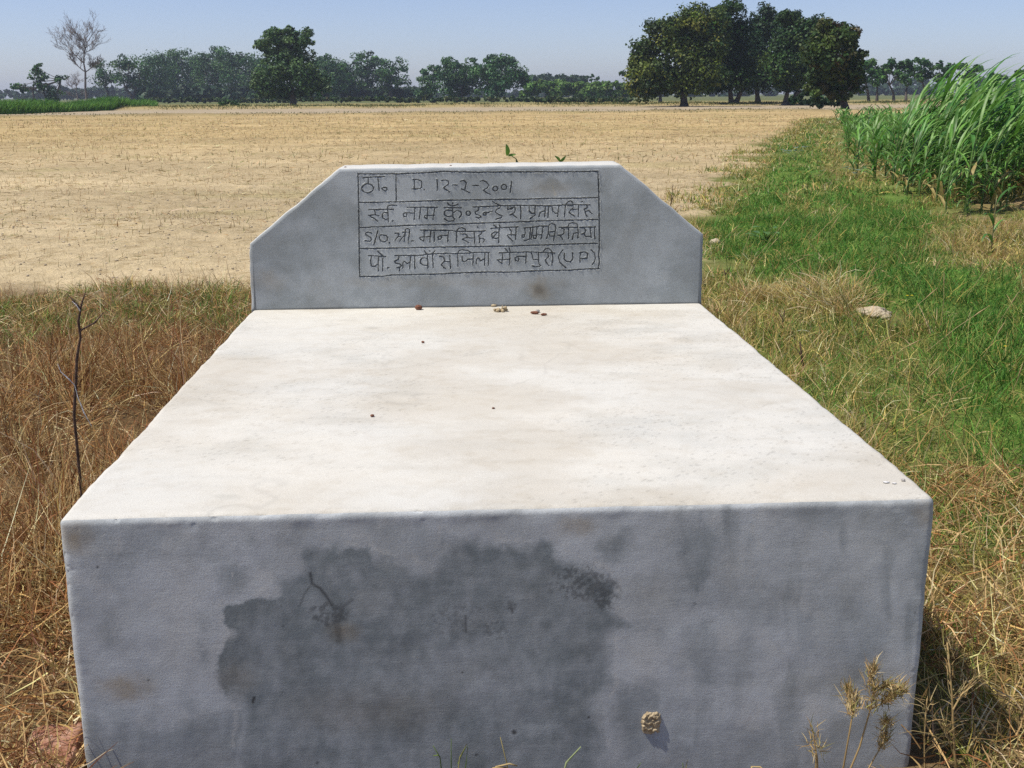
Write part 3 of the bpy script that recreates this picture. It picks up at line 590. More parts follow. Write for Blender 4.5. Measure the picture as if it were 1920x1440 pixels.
INK = [
 # first row
 (C1, [(165, 185), (490, 168)]), (C1, [(245, 190), (245, 265)]), (C1, circ(235, 345, 88, 68)), (C1, [(390, 185), (400, 280), (408, 380)]), (C1, [(445, 350), (480, 332), (520, 337), (525, 365), (500, 388), (470, 370), (447, 352)]),
 (C1, [(915, 213), (1000, 220), (1045, 240), (1045, 330), (1015, 350), (960, 355), (900, 352)]), (C1, [(935, 220), (935, 350)]), (C1, [(1083, 362), (1088, 370)]),
 (C1, [(1275, 215), (1285, 300), (1275, 385)]), (C1, [(1345, 232), (1400, 218), (1450, 240), (1450, 280), (1400, 315), (1375, 335), (1410, 365), (1465, 400)]), (C1, [(1510, 298), (1575, 295)]),
 (C1, [(1628, 240), (1680, 225), (1715, 260), (1705, 320), (1685, 375)]), (C1, [(1640, 350), (1690, 375), (1765, 408)]), (C1, [(1810, 305), (1900, 303)]),
 (C3, [(0, 308), (55, 305)]), (C3, [(85, 240), (130, 228), (180, 255), (215, 300), (185, 345), (130, 370), (170, 405), (235, 435)]), (C3, circ(310, 350, 38, 36, 10)), (C3, circ(440, 327, 40, 40, 10)), (C3, [(555, 245), (548, 320), (533, 410)]),
 # second row
 (C2, [(250, 187), (620, 180)]), (C2, [(340, 200), (352, 262)]), (C2, [(410, 276), (352, 264), (290, 268), (250, 272), (320, 310), (385, 358)]), (C2, [(530, 230), (480, 226), (450, 260), (462, 310), (500, 332), (540, 322)]),
 (C2, [(535, 170), (540, 260), (545, 370)]), (C2, [(535, 175), (540, 128), (600, 118), (670, 126)]), (C2, [(610, 350), (620, 356)]),
 (C2, [(830, 150), (1290, 150)]), (C2, [(945, 160), (935, 335)]), (C2, [(930, 236), (800, 232), (768, 250), (775, 290), (810, 292), (828, 262), (812, 238)]), (C2, [(1030, 160), (1010, 322)]),
 (C2, [(1140, 155), (1132, 250), (1125, 325), (1085, 298), (1090, 276), (1235, 270)]), (C2, [(1245, 155), (1225, 260), (1215, 335)]),
 (C2, [(1380, 155), (1645, 155)]), (C2, [(1510, 165), (1515, 300), (1540, 320), (1530, 350), (1470, 362), (1420, 347), (1385, 320)]), (C2, [(1505, 200), (1430, 190), (1385, 215), (1390, 265), (1440, 290), (1502, 280)]),
 (C2, [(1520, 232), (1580, 195), (1630, 210), (1645, 260), (1612, 305)]), (C2, [(1435, 85), (1460, 115), (1510, 128), (1560, 120), (1590, 100)]), (C2, [(1510, 86), (1514, 92)]), (C2, circ(1745, 240, 35, 34, 10)),
 (C2, [(1815, 145), (1840, 145)]), (C4, [(0, 145), (200, 138), (360, 130), (600, 122), (1130, 128), (1300, 118)]),
 (C4, [(55, 150), (57, 195), (5, 222), (20, 255), (80, 270), (95, 295), (50, 310), (20, 300)]), (C4, [(50, 310), (72, 335)]), (C4, [(150, 268), (128, 262), (126, 240), (148, 228), (172, 242), (172, 262), (150, 268)]), (C4, [(150, 228), (205, 228), (260, 210)]),
 (C4, [(385, 150), (322, 190), (315, 225), (360, 262), (415, 276), (400, 300), (320, 330)]), (C4, [(265, 60), (320, 95), (390, 128)]),
 (C4, [(500, 135), (495, 182), (530, 172), (562, 150), (602, 148), (612, 190), (590, 235), (530, 265)]), (C4, [(570, 256), (625, 300)]), (C4, [(545, 180), (575, 160)]), (C4, [(690, 135), (695, 240), (692, 320)]),
 (C4, [(820, 130), (820, 200), (860, 245), (905, 235)]), (C4, [(910, 130), (905, 200), (910, 265), (835, 315)]), (C4, [(1060, 130), (1058, 220), (1050, 295)]), (C4, [(1050, 205), (985, 225), (965, 295)]), (C4, [(1112, 140), (1105, 230), (1100, 302)]),
 (C4, [(1165, 150), (1175, 210), (1210, 240), (1248, 234)]), (C4, [(1265, 130), (1250, 220), (1245, 290)]), (C4, [(1300, 116), (1560, 110), (1730, 112)]), (C4, [(1480, 105), (1475, 80), (1440, 55), (1400, 65), (1367, 110), (1356, 200), (1350, 290)]),
 (C4, [(1400, 130), (1480, 132), (1480, 160), (1440, 190), (1415, 225), (1450, 255), (1500, 280)]), (C4, [(1468, 184), (1550, 180)]), (C4, [(1560, 115), (1556, 290)]), (C4, [(1600, 68), (1625, 62)]),
 (C4, [(1690, 120), (1690, 155), (1645, 180), (1660, 215), (1665, 250), (1690, 290)]), (C4, [(1660, 217), (1710, 200), (1760, 242)]),
 # third row
 (C5, [(300, 180), (240, 160), (205, 175), (205, 200), (250, 225), (285, 250), (290, 280), (265, 305), (195, 287)]), (C5, [(390, 140), (355, 260), (328, 350)]), (C5, [(415, 225), (430, 205), (510, 212), (535, 240), (525, 290), (485, 310), (430, 295), (412, 260), (415, 225)]), (C5, [(558, 318), (566, 326)]),
 (C5, [(650, 182), (688, 175), (700, 200), (688, 232), (645, 285)]), (C5, [(690, 230), (735, 236)]), (C5, [(710, 300), (765, 236), (790, 205)]), (C5, [(800, 165), (790, 240), (785, 300)]), (C5, [(760, 166), (868, 165)]),
 (C5, [(800, 160), (802, 122), (830, 110), (860, 122), (862, 165), (850, 250), (843, 325)]), (C5, [(893, 297), (922, 297)]),
 (C5, [(1030, 133), (1280, 134), (1500, 140), (1560, 155), (1840, 152)]), (C5, [(1080, 150), (1085, 230), (1078, 300), (1030, 272), (1014, 252), (1042, 236), (1180, 228)]), (C5, [(1185, 150), (1175, 230), (1168, 312)]), (C5, [(1232, 165), (1235, 300)]),
 (C5, [(1450, 160), (1440, 230), (1437, 305)]), (C5, [(1438, 212), (1330, 212), (1290, 235), (1296, 270), (1330, 270), (1350, 242), (1335, 216)]), (C5, [(1705, 150), (1700, 115), (1650, 92), (1600, 105), (1568, 152), (1571, 240), (1565, 318)]),
 (C5, [(1630, 190), (1700, 190), (1730, 215), (1720, 245), (1655, 270), (1700, 290), (1755, 325)]), (C5, [(1725, 248), (1830, 250)]), (C5, [(1835, 160), (1842, 330)]), (C5, [(1880, 82), (1888, 88)]),
 (C6, [(0, 150), (160, 145)]), (C6, [(105, 150), (100, 190), (60, 215), (70, 250), (75, 320)]), (C6, [(72, 262), (125, 250), (150, 280), (130, 318)]),
 (C6, [(245, 105), (380, 97), (650, 85)]), (C6, [(285, 55), (340, 97)]), (C6, [(365, 52), (385, 95)]), (C6, [(370, 100), (365, 210), (360, 325)]), (C6, [(355, 165), (300, 160), (258, 192), (262, 240), (310, 262), (355, 245)]), (C6, [(268, 255), (332, 172)]),
 (C6, [(525, 110), (552, 150), (545, 200), (490, 207), (530, 260), (575, 300)]), (C6, [(545, 202), (612, 205)]), (C6, [(625, 92), (615, 270)]),
 (C6, [(735, 100), (850, 92), (980, 72), (1110, 72)]), (C6, [(755, 100), (760, 190), (738, 245), (710, 232), (715, 202), (750, 200)]), (C6, [(840, 98), (827, 230), (830, 264), (745, 295)]), (C6, [(880, 95), (857, 200), (850, 270)]),
 (C6, [(935, 88), (930, 200), (920, 260), (885, 258), (872, 215), (1003, 200)]), (C6, [(1030, 80), (1010, 190), (995, 265)]),
 (C6, [(1110, 75), (1125, 48), (1155, 34), (1205, 45), (1220, 100), (1202, 200), (1185, 285)]), (C6, [(1112, 75), (1105, 180), (1080, 262)]), (C6, [(1118, 160), (1205, 150)]), (C6, [(1115, 182), (1132, 225), (1192, 220)]),
 (C6, [(1265, 90), (1400, 90), (1550, 92)]), (C6, [(1300, 100), (1345, 122), (1340, 180), (1310, 205), (1250, 210)]), (C6, [(1288, 212), (1325, 275)]), (C6, [(1402, 82), (1420, 36), (1470, 20), (1530, 35), (1550, 90), (1555, 180), (1550, 255)]),
 (C6, [(1410, 95), (1410, 180), (1412, 260)]), (C6, [(1552, 170), (1482, 180), (1466, 275)]), (C6, [(1545, 245), (1556, 248)]), (C6, [(1580, 92), (1810, 85)]), (C6, [(1640, 100), (1670, 140), (1645, 180), (1605, 190)]), (C6, [(1645, 182), (1665, 230), (1750, 225)]),
 (C6, [(1735, 92), (1750, 246)]), (C6, [(1806, 76), (1800, 180), (1808, 262)]),
 # fourth row
 (C5, [(245, 515), (510, 530)]), (C5, [(380, 445), (430, 490), (482, 526)]), (C5, [(290, 530), (278, 600), (290, 670), (340, 680), (392, 640)]), (C5, [(402, 530), (392, 640), (397, 750)]), (C5, [(465, 550), (460, 740)]), (C5, [(535, 698), (556, 703)]),
 (C5, [(640, 515), (1000, 515), (1150, 492), (1330, 482), (1580, 485), (1800, 475), (1840, 470)]), (C5, [(705, 525), (700, 570), (640, 597), (652, 625), (720, 640), (745, 668), (720, 690), (672, 690)]), (C5, [(716, 690), (710, 740)]),
 (C5, [(765, 705), (765, 630), (780, 600), (812, 620), (825, 642), (850, 620), (876, 615)]), (C5, [(880, 530), (870, 620), (870, 705)]), (C5, [(940, 530), (945, 705)]),
 (C5, [(1130, 556), (1060, 550), (1025, 580), (1025, 625), (1070, 655), (1135, 662)]), (C5, [(1135, 505), (1140, 705)]), (C5, [(1210, 495), (1218, 700)]), (C5, [(1085, 440), (1110, 482), (1160, 495), (1215, 478), (1245, 445)]), (C5, [(1160, 445), (1170, 447)]),
 (C5, [(1320, 520), (1375, 535), (1390, 590), (1340, 650), (1375, 690), (1400, 707)]), (C5, [(1385, 605), (1475, 605)]), (C5, [(1465, 505), (1478, 705)]), (C5, [(1590, 680), (1590, 480), (1605, 440), (1660, 426), (1740, 440), (1790, 468)]),
 (C5, [(1650, 520), (1660, 595), (1695, 610), (1742, 570), (1822, 565)]), (C5, [(1820, 498), (1815, 660)]),
 (C6, [(0, 468), (230, 465)]), (C6, [(25, 640), (25, 572), (50, 545), (75, 570), (90, 600), (120, 575), (152, 570)]), (C6, [(155, 478), (150, 662)]), (C6, [(210, 470), (205, 662)]),
 (C6, [(370, 470), (540, 470), (760, 460), (1000, 465), (1200, 478)]), (C6, [(455, 405), (500, 458)]), (C6, [(520, 400), (536, 462)]), (C6, [(415, 480), (420, 560), (410, 635), (370, 610), (337, 582), (530, 570)]), (C6, [(525, 472), (530, 570), (520, 656)]),
 (C6, [(770, 532), (650, 526), (605, 550), (615, 592), (650, 600), (664, 570), (650, 535)]), (C6, [(775, 462), (772, 540), (770, 622)]), (C6, [(850, 465), (862, 505), (880, 575), (955, 575)]), (C6, [(955, 470), (960, 570), (965, 640), (990, 665), (960, 686), (910, 680), (865, 668)]),
 (C6, [(1100, 485), (1110, 530), (1060, 580), (1080, 625), (1115, 666)]), (C6, [(1035, 447), (1070, 412), (1110, 404), (1150, 440), (1166, 475), (1175, 560), (1160, 652)]),
 (C6, [(1325, 430), (1270, 500), (1256, 540), (1275, 610), (1320, 655), (1370, 700)]), (C6, [(1350, 480), (1345, 570), (1380, 605), (1440, 607), (1475, 560), (1470, 470)]), (C6, [(1590, 470), (1580, 540), (1580, 615)]),
 (C6, [(1575, 472), (1660, 460), (1695, 482), (1690, 550), (1640, 560), (1585, 562)]), (C6, [(1745, 425), (1795, 470), (1812, 540), (1800, 600), (1765, 645)])]
nxp, nzp = 720, 330
A, B = np.meshgrid(np.linspace(px0, px1, nxp), np.linspace(0, 1, nzp))
B = pz0+(np.array([top_z(q_) for q_ in np.linspace(px0, px1, nxp)])[None, :]-pz0)*B
PV = np.c_[A.ravel(), np.full(A.size, TL), B.ravel()]
uv = proj(PV); uu, vv = uv[:, 0].reshape(nzp, nxp), uv[:, 1].reshape(nzp, nxp)
wu = (fbm(uu*0.35, vv*0.35, seed=101, oct=3)-0.5)*1.5; wv = (fbm(uu*0.35+40, vv*0.35, seed=102, oct=3)-0.5)*1.5
dmin = np.full(uu.shape, 99.0)
for tab, wd in ((RULE, 1.12), (INK, 1.05)):
    for (o_, pts) in tab:
        q = C(o_[0], o_[1], pts)
        for a, b in zip(q[:-1], q[1:]):
            m_ = ((uu > min(a[0], b[0])-6) & (uu < max(a[0], b[0])+6) & (vv > min(a[1], b[1])-6) & (vv < max(a[1], b[1])+6))
            if m_.any(): dmin[m_] = np.minimum(dmin[m_], seg_dist(uu[m_]+wu[m_], vv[m_]+wv[m_], a, b)/wd)
wvar = 0.55+1.0*fbm(uu*0.14, vv*0.14, seed=103)
groove = sstep(1.25, 0.35, dmin/wvar)
lip = np.exp(-((dmin/wvar-1.7)/0.45)**2)*sstep(0.45, 0.7, fbm(uu*0.3, vv*0.3, seed=104))
rim = np.ones((nzp, nxp)); rim[0] = rim[-1] = 0; rim[:, 0] = rim[:, -1] = 0
PV[:, 1] += (rim*(groove*0.006-lip*0.0022)).ravel()
at = hs_attrs(np.c_[PV[:, 0], np.full(len(PV), TL), PV[:, 2]])
at[1] = np.maximum(at[1], (groove*(0.42+0.45*fbm(uu*0.2, vv*0.2, seed=105))).ravel())
at[3] = np.maximum(at[3], (lip*0.35).ravel())
ch = np.minimum.reduce([seg_dist(uu, vv, a, b) for a, b in (((1036, 349), (1038, 357)), ((1038, 357), (1041, 362)), ((1041, 362), (1039, 367)), ((1041, 362), (1043, 367)))])
at[3] = np.maximum(at[3], 0.95*sstep(1.6, 0.7, ch).ravel())
panel = obj('inscription', mesh('inscription', PV, grid_faces(nxp, nzp), dict(zip(('wet', 'dark', 'ochre', 'pale'), at)), False), M_PLASTER, hs)
panel['label'] = 'four ruled rows of handwritten letters cut into grey cement'

# ================================================================== grass blade generator
def blades(pos, ln, wd, lean_az, lean, curve, col, lv=4, jit=0.02):
    """pos (n,3); ln length, wd width, lean (0 upright .. 1.5 flat), curve extra bend along the blade"""
    n = len(pos); V = np.zeros((n, lv, 2, 3)); p = pos.copy()
    az = lean_az+0.0; side = np.c_[-np.sin(az), np.cos(az), np.zeros(n)]
    tw = rng.normal(0, 0.9, n); 
    st = ln/(lv-1)
    for k in range(lv):
        t = k/(lv-1); ang = lean+curve*t
        d = np.c_[np.cos(az)*np.sin(ang), np.sin(az)*np.sin(ang), np.cos(ang)]
        wk = wd*(1-0.85*t**1.5)*0.5
        s2 = side*np.cos(tw)[:, None]+np.cross(d, side)*np.sin(tw)[:, None]
        V[:, k, 0] = p-s2*wk[:, None]; V[:, k, 1] = p+s2*wk[:, None]
        p = p+d*st[:, None]+rng.normal(0, 1, (n, 3))*(jit*ln)[:, None]*np.array([1, 1, 0.5])
    base = (np.arange(n)*lv*2)[:, None, None]
    k = np.arange(lv-1)*2
    q = np.stack([k, k+1, k+3, k+2], -1)[None]+base
    return V.reshape(-1, 3), q.reshape(-1, 4), np.repeat(col, lv*2, axis=0)
def palette(n, cols, wts, var=0.22):
    c_ = np.array(cols)[rng.choice(len(cols), n, p=np.array(wts)/sum(wts))]
    return np.clip(c_*np.exp(rng.normal(0, var, (n, 1)))*np.exp(rng.normal(0, 0.06, (n, 3))), 0, 0.9)
def on_ground(x, y, dz=0.0): return np.c_[x, y, ground_z(x, y)+dz]
def stuff(name, bl, label, cat, mat=M_GRASS):
    V = []; Fq = []; Cc = []; o_ = 0
    for v, f, c_ in bl: V.append(v); Fq.append(f+o_); Cc.append(c_); o_ += len(v)
    return obj(name, mesh(name, np.vstack(V), np.vstack(Fq), {'col': np.vstack(Cc)}), mat, None, label, cat, None, 'stuff')
def scatter(n, x0, x1, y0, y1, keep):
    x = rng.uniform(x0, x1, n); y = rng.uniform(y0, y1, n); k = keep(x, y); return x[k], y[k]
def inview(x, y, m_=120, zt=0.6):
    a = proj(np.c_[x, y, np.zeros_like(x)]); b = proj(np.c_[x, y, np.full_like(x, zt)])
    zc = (np.c_[x, y, np.zeros_like(x)]-CAM)@AX_F
    return (zc > 0.3) & (np.maximum(a[:, 0], b[:, 0]) > -m_) & (np.minimum(a[:, 0], b[:, 0]) < 1920+m_) & (b[:, 1] < 1440+m_)
BRICK = gp(92, 1415, 0.05)
def off_grave(x, y, m_=0.03): return ((np.abs(x-BRICK[0]) > 0.04) | (np.abs(y-BRICK[1]) > 0.085)) & ((np.abs(x) > TW/2+m_) | (y < -m_) | (y > YB+m_))
STRAW = [(0.54, 0.39, 0.17), (0.41, 0.26, 0.105), (0.30, 0.14, 0.05), (0.17, 0.07, 0.028), (0.72, 0.59, 0.33)]
OLIVE = [(0.32, 0.29, 0.075), (0.20, 0.22, 0.045), (0.46, 0.37, 0.11)]
GREEN = [(0.08, 0.21, 0.028), (0.12, 0.26, 0.04), (0.05, 0.15, 0.022), (0.22, 0.30, 0.07)]

# ---- left: tangled dry weeds, reddish brown and golden, a band of low green towards the field
def lm(x, y): return (poly_sd(x, y, LEFTGRASS)+(fbm(x*1.1, y*1.1, seed=5)-0.5)*2.2+(fbm(x*5, y*5, seed=7)-0.5)*1.4 > 0.15) & (x < 0.2) & off_grave(x, y) & inview(x, y)
bl = []
x, y = scatter(60000, -4.6, -0.8, -0.9, 6.9, lm); n = len(x)                       # litter of short flat straws
kp = rng.random(n) < 0.35+1.3*np.clip(fbm(x*2.4, y*2.4, seed=116)-0.35, 0, 1); x, y = x[kp], y[kp]; n = len(x)
P = on_ground(x, y); P[:, 2] += rng.uniform(0, 0.05, n)
bl.append(blades(P, rng.uniform(0.05, 0.17, n), rng.uniform(0.0028, 0.005, n), rng.uniform(0, 6.28, n), rng.normal(1.2, 0.35, n), rng.normal(0.2, 0.5, n), palette(n, STRAW, [4, 4, 4, 2, 3], 0.3), 3, 0.04))
SOILH = gp(1636, 604)
def clump(cx, cy, m_, hgt, rad, cols, wts, wd, lean_, bend, lv=5):
    xx = cx+rng.normal(0, rad, m_); yy = cy+rng.normal(0, rad, m_); ok = off_grave(xx, yy, 0.02) & (np.hypot(xx-SOILH[0], (yy-SOILH[1]+0.12)*0.5) > 0.15); xx, yy = xx[ok], yy[ok]; m_ = len(xx)
    if m_ < 2: return
    az = np.arctan2(yy-cy, xx-cx)+rng.normal(0, 0.7, m_)
    bl.append(blades(on_ground(xx, yy), rng.uniform(0.45, 1.15, m_)*hgt, rng.uniform(0.7, 1.3, m_)*wd, az, np.abs(rng.normal(lean_, 0.32, m_)), rng.normal(bend, 0.55, m_), palette(m_, cols, wts, 0.24), lv, 0.045))
cx, cy = scatter(1150, -4.6, -0.92, -0.7, 7.6, lm)
big = fbm(cx*0.9+3, cy*0.9, seed=110)
for k in range(len(cx)):
    X_, Y_ = cx[k], cy[k]; g_ = sstep(3.6, 4.8, Y_+1.0*(big[k]-0.5)); r = rng.random()
    if g_ > 0.5:                                                                   # low green and olive towards the field
        if rng.random() < 0.7: clump(X_, Y_, 70, rng.uniform(0.06, 0.15), 0.09, GREEN+OLIVE, [3, 4, 1, 3, 3, 2, 3], 0.0046, 0.5, 0.5, 4)
        elif rng.random() < 0.5: clump(X_, Y_, 22, rng.uniform(0.12, 0.26), 0.06, STRAW, [4, 4, 3, 1, 2], 0.0042, 0.35, 0.4)
    elif Y_ < 0.9:                                                                 # flattened near the front corner
        if rng.random() < 0.5: clump(X_, Y_, 34, rng.uniform(0.10, 0.22), 0.07, STRAW+OLIVE, [5, 4, 3, 1, 3, 1, 0.6, 1], 0.0036, 0.8, 0.6)
    else:
        h = (0.17+0.36*sstep(0.38, 0.62, big[k]))*rng.uniform(0.65, 1.2)
        if fbm(np.array([X_*2.1]), np.array([Y_*2.1]), seed=118)[0] < 0.42: continue
        if r < 0.55: clump(X_, Y_, 46, h, 0.05, STRAW, [3, 5, 5.5, 2, 0.8], 0.0038, 0.38, 0.4)      # reddish brown stems
        elif r < 0.80: clump(X_, Y_, 40, h*0.8, 0.06, STRAW, [5, 4, 1.5, 0.5, 2.5], 0.0040, 0.55, 0.6)  # golden bents
        elif r < 0.90: clump(X_, Y_, 40, h*0.6, 0.06, OLIVE+GREEN[:2], [4, 3, 3, 2, 2], 0.0044, 0.5, 0.7)
for k in range(12): clump(rng.uniform(-1.62, -1.15), rng.uniform(0.62, 0.98), 40, rng.uniform(0.18, 0.30), 0.05, STRAW, [3, 4, 5, 3, 1], 0.0038, 0.4, 0.5)
stuff('dry_weeds', bl, 'tangled reddish brown and golden dry weeds left of the grave', 'grass')
# ---- matted straw by the front corners
bl = []
for x0, x1, y0, y1, nn_ in ((-2.6, -0.84, -0.9, 1.5, 40000), (0.84, 3.2, -0.9, 1.8, 26000)):
    x, y = scatter(nn_, x0, x1, y0, y1, lambda a, b: off_grave(a, b) & inview(a, b))
    n = len(x); k = sstep(0.42, 0.60, fbm(x*3.2, y*3.2, seed=115)); kp = rng.random(n) < 0.22+0.78*k; x, y = x[kp], y[kp]; n = len(x)
    wts = [4, 5, 6, 3, 1.0] if x0 < 0 else [5, 4, 2.5, 1, 0.8]
    P = on_ground(x, y, 0.0); P[:, 2] += rng.uniform(0, 0.10, n)*(0.4+0.9*fbm(x*2, y*2, seed=117))
    bl.append(blades(P, rng.uniform(0.05, 0.18, n), rng.uniform(0.0026, 0.0042, n), rng.uniform(0, 6.28, n), rng.normal(1.15, 0.35, n), rng.normal(0.25, 0.6, n), palette(n, STRAW, wts, 0.3), 4, 0.04))
stuff('matted_straw', bl, 'tangled golden straw lying beside the front corners of the grave', 'straw')
# ---- right: olive and golden grass beside the grave, green grass further out
def rm(x, y): return (np.maximum(poly_sd(x, y, BUND), np.minimum(poly_sd(x, y, CROP), 1.2)*np.where((x > 6.1) & (y < 12), -1, 1)-0.2*(y > 30))+(fbm(x*2, y*2, seed=6)-0.5)*0.9*np.clip(np.hypot(x, y+2)/5, 0.5, 3) > 0) & (np.hypot(x-SOILH[0], (y-SOILH[1]+0.12)*0.5) > 0.14) & off_grave(x, y) & inview(x, y)
bl = []
def right_layer(n0, x0, x1, y0, y1, wmul, lmul):
    x, y = scatter(n0, x0, x1, y0, y1, rm); n = len(x); green = greenness(x, y)
    bare = sstep(0.60, 0.70, fbm(x*1.9+2, y*1.9+8, seed=124))*0.7*(1-green)
    kp = rng.random(n) > bare; x, y, green = x[kp], y[kp], green[kp]; n = len(x)
    r = rng.random(n)
    col = palette(n, STRAW+OLIVE, [3.2, 1.2, 0.5, 0.2, 2.2, 6, 4, 5], 0.28); cg = palette(n, GREEN+OLIVE, [5, 5, 4, 2.5, 0.7, 1.0, 0.6], 0.28)
    isg = r < 0.05+0.95*green; col = np.where(isg[:, None], cg, col)
    hv = 0.45+1.1*fbm(x*2.2, y*2.2, seed=125)
    ln = np.where(isg, rng.uniform(0.035, 0.10, n), rng.uniform(0.05, 0.17, n))*lmul*hv
    bl.append(blades(on_ground(x, y), ln, rng.uniform(0.0028, 0.0048, n)*wmul, rng.uniform(0, 6.28, n), np.abs(rng.normal(0.7, 0.45, n)), rng.normal(0.6, 0.7, n), col, 4, 0.035))
right_layer(66000, 0.8, 5.0, -0.6, 4.5, 1.0, 1.0)
right_layer(120000, 0.8, 8.5, 4.0, 12.0, 1.5, 0.85)
right_layer(60000, 0.8, 12.0, 11.0, 26.0, 3.0, 1.0)
right_layer(110000, 3, 26.0, 24.0, 75.0, 6.0, 1.2)
cx, cy = scatter(900, 0.9, 6.5, -0.6, 10.0, rm); gg = greenness(cx, cy)
for k in range(len(cx)):
    if gg[k] > 0.6:
        if rng.random() < 0.75: clump(cx[k], cy[k], 60, rng.uniform(0.08, 0.22), 0.09, GREEN+OLIVE, [3, 3, 4, 1.5, 1, 1, 0.7], 0.0046, 0.6, 0.8, 4)
    elif gg[k] < 0.3 and rng.random() < 0.75: clump(cx[k], cy[k], 46, rng.uniform(0.14, 0.28), 0.075, STRAW+OLIVE, [5, 2, 0.8, 0.3, 3, 3, 1, 3], 0.0038, 0.6, 0.8)
for u, v, hgt in ((1520, 590, 0.24), (1560, 600, 0.26), (1590, 585, 0.22), (1480, 575, 0.2), (1545, 575, 0.26), (1610, 610, 0.2), (1440, 560, 0.16)):
    q = gp(u, v)
    for _ in range(3): clump(q[0]+rng.normal(0, 0.06), q[1]+rng.normal(0, 0.06), 70, hgt, 0.09, STRAW+OLIVE, [6, 1, 0.2, 0, 3, 2, 0.5, 3], 0.0042, 0.6, 0.9)
stuff('bund_grass', bl, 'green and golden grass on the bund right of the grave', 'grass')

# ---- stubble and loose straw on the harvested field
def fm(x, y):
    b, l, c_ = ground_masks(x, y); return (rng.random(len(x)) > np.maximum.reduce([b, l, c_])) & inview(x, y) & off_grave(x, y)
bl = []
for y0, y1, xr, nn_, wm, lm_ in ((2.3, 9.5, 6, 26000, 1.0, 1.0), (9.5, 20, 11, 42000, 2.0, 1.2), (20, 48, 22, 55000, 4.0, 1.7), (48, 74, 36, 24000, 7, 2.4)):
    x, y = scatter(nn_, -xr-2, xr, y0, y1, fm); n = len(x)
    pn = 0.6*fbm(x*1.4, y*2.6, seed=131)+0.4*fbm(x*0.15+0.02*y, y*2.2, seed=132); kp = rng.random(n) < 0.12+2.4*np.clip(pn-0.42, 0, 1); x, y = x[kp], y[kp]; n = len(x)
    up = rng.random(n) < 0.45
    ln = np.where(up, rng.uniform(0.03, 0.08, n), rng.uniform(0.05, 0.16, n))*lm_
    lean_ = np.where(up, np.abs(rng.normal(0.25, 0.3, n)), rng.normal(1.45, 0.1, n))
    bl.append(blades(on_ground(x, y, 0.006), ln, rng.uniform(0.003, 0.005, n)*wm, rng.uniform(0, 6.28, n), lean_, rng.normal(0.05, 0.1, n), palette(n, [(0.58, 0.46, 0.25), (0.45, 0.33, 0.16), (0.68, 0.57, 0.35), (0.28, 0.20, 0.09), (0.22, 0.23, 0.08)], [4, 4, 2, 3, 1.2]), 2, 0.0))
stuff('stubble', bl, 'cut straw and stubble scattered over the harvested field', 'stubble')
# ---- small clods on the field
mb = MB(); proto = [blob(1, 140+k, 1, 0.35, 1.5) for k in range(5)]
x, y = scatter(2600, -7, 6, 2.5, 14, fm)
for k in range(len(x)):
    V, Fb = proto[k % 5]; s = rng.uniform(0.005, 0.016); an = rng.uniform(0, 6.28)
    Rm = np.array([[math.cos(an), -math.sin(an), 0], [math.sin(an), math.cos(an), 0], [0, 0, 1]])
    mb.add(V@Rm.T*np.array([s*rng.uniform(0.8, 1.5), s, s*0.65])+on_ground(x[k:k+1], y[k:k+1], s*0.3)[0], Fb)
obj('clods', mb.me('clods'), M_CLOD, None, 'small dry soil clods strewn over the harvested field', 'soil', None, 'stuff')

# ================================================================== TREES
def leaf_cards(P, Nrm, size, cols, asp=0.62):
    n = len(P); r = rng.normal(0, 1, (n, 3)); t = np.cross(Nrm, r); t /= np.linalg.norm(t, axis=1)[:, None]+1e-9
    b = np.cross(Nrm, t); s = size[:, None]*0.5
    V = np.stack([P-t*s, P-b*s*asp, P+t*s, P+b*s*asp], 1)
    V += rng.normal(0, 1, V.shape)*(size*0.07)[:, None, None]
    return V.reshape(-1, 3), np.arange(n*4).reshape(-1, 4), np.repeat(cols, 4, 0)
def crown(base, lumps, Y, leafcols, wts, card, dens_, depth=1.0, seed=0, sub=True, fat=1.0):
    """lumps: photo-pixel ellipses (u, v, ru, rv) at depth Y; each becomes an ellipsoid with leaves in tufts through its outer volume"""
    V = []; Fq = []; Cc = []; o_ = 0; s = mpp(Y)
    for (u, v, ru, rv) in lumps:
        dy = rng.uniform(-0.5, 0.5)*ru*s*depth
        c0 = py(u, v, Y+dy); rx, rz = ru*s*fat, rv*s*fat; ry = rx*rng.uniform(0.85, 1.15)*depth
        m_ = max(6, int(ru*rv/26)) if sub else 1     # tufts
        d = rng.normal(0, 1, (m_, 3)); d /= np.linalg.norm(d, axis=1)[:, None]
        tc = c0+d*np.array([rx, ry, rz])*rng.uniform(0.25, 0.80, (m_, 1))
        tr = rng.uniform(0.32, 0.58, m_)*min(rx, rz)
        nl = int(dens_*ru*rv/m_)+3
        for k in range(m_):
            dd = rng.normal(0, 1, (nl, 3)); dd /= np.linalg.norm(dd, axis=1)[:, None]
            P = tc[k]+dd*tr[k]*np.array([1.15, 1.15, 0.85])*rng.uniform(0.35, 1.0, (nl, 1))**0.6
            nr = dd*0.9+rng.normal(0, 0.55, (nl, 3))+np.array([0, 0, 0.45]); nr /= np.linalg.norm(nr, axis=1)[:, None]
            tone = palette(1, leafcols, wts, 0.16)[0]
            cc = np.clip(tone*np.exp(rng.normal(0, 0.2, (nl, 1))), 0, 0.6)
            a, b, c_ = leaf_cards(P, nr, card*rng.uniform(0.65, 1.3, nl), cc)
            V.append(a); Fq.append(b+o_); Cc.append(c_); o_ += len(a)
    return mesh('crown', np.vstack(V)-base, np.vstack(Fq), {'col': np.vstack(Cc)})
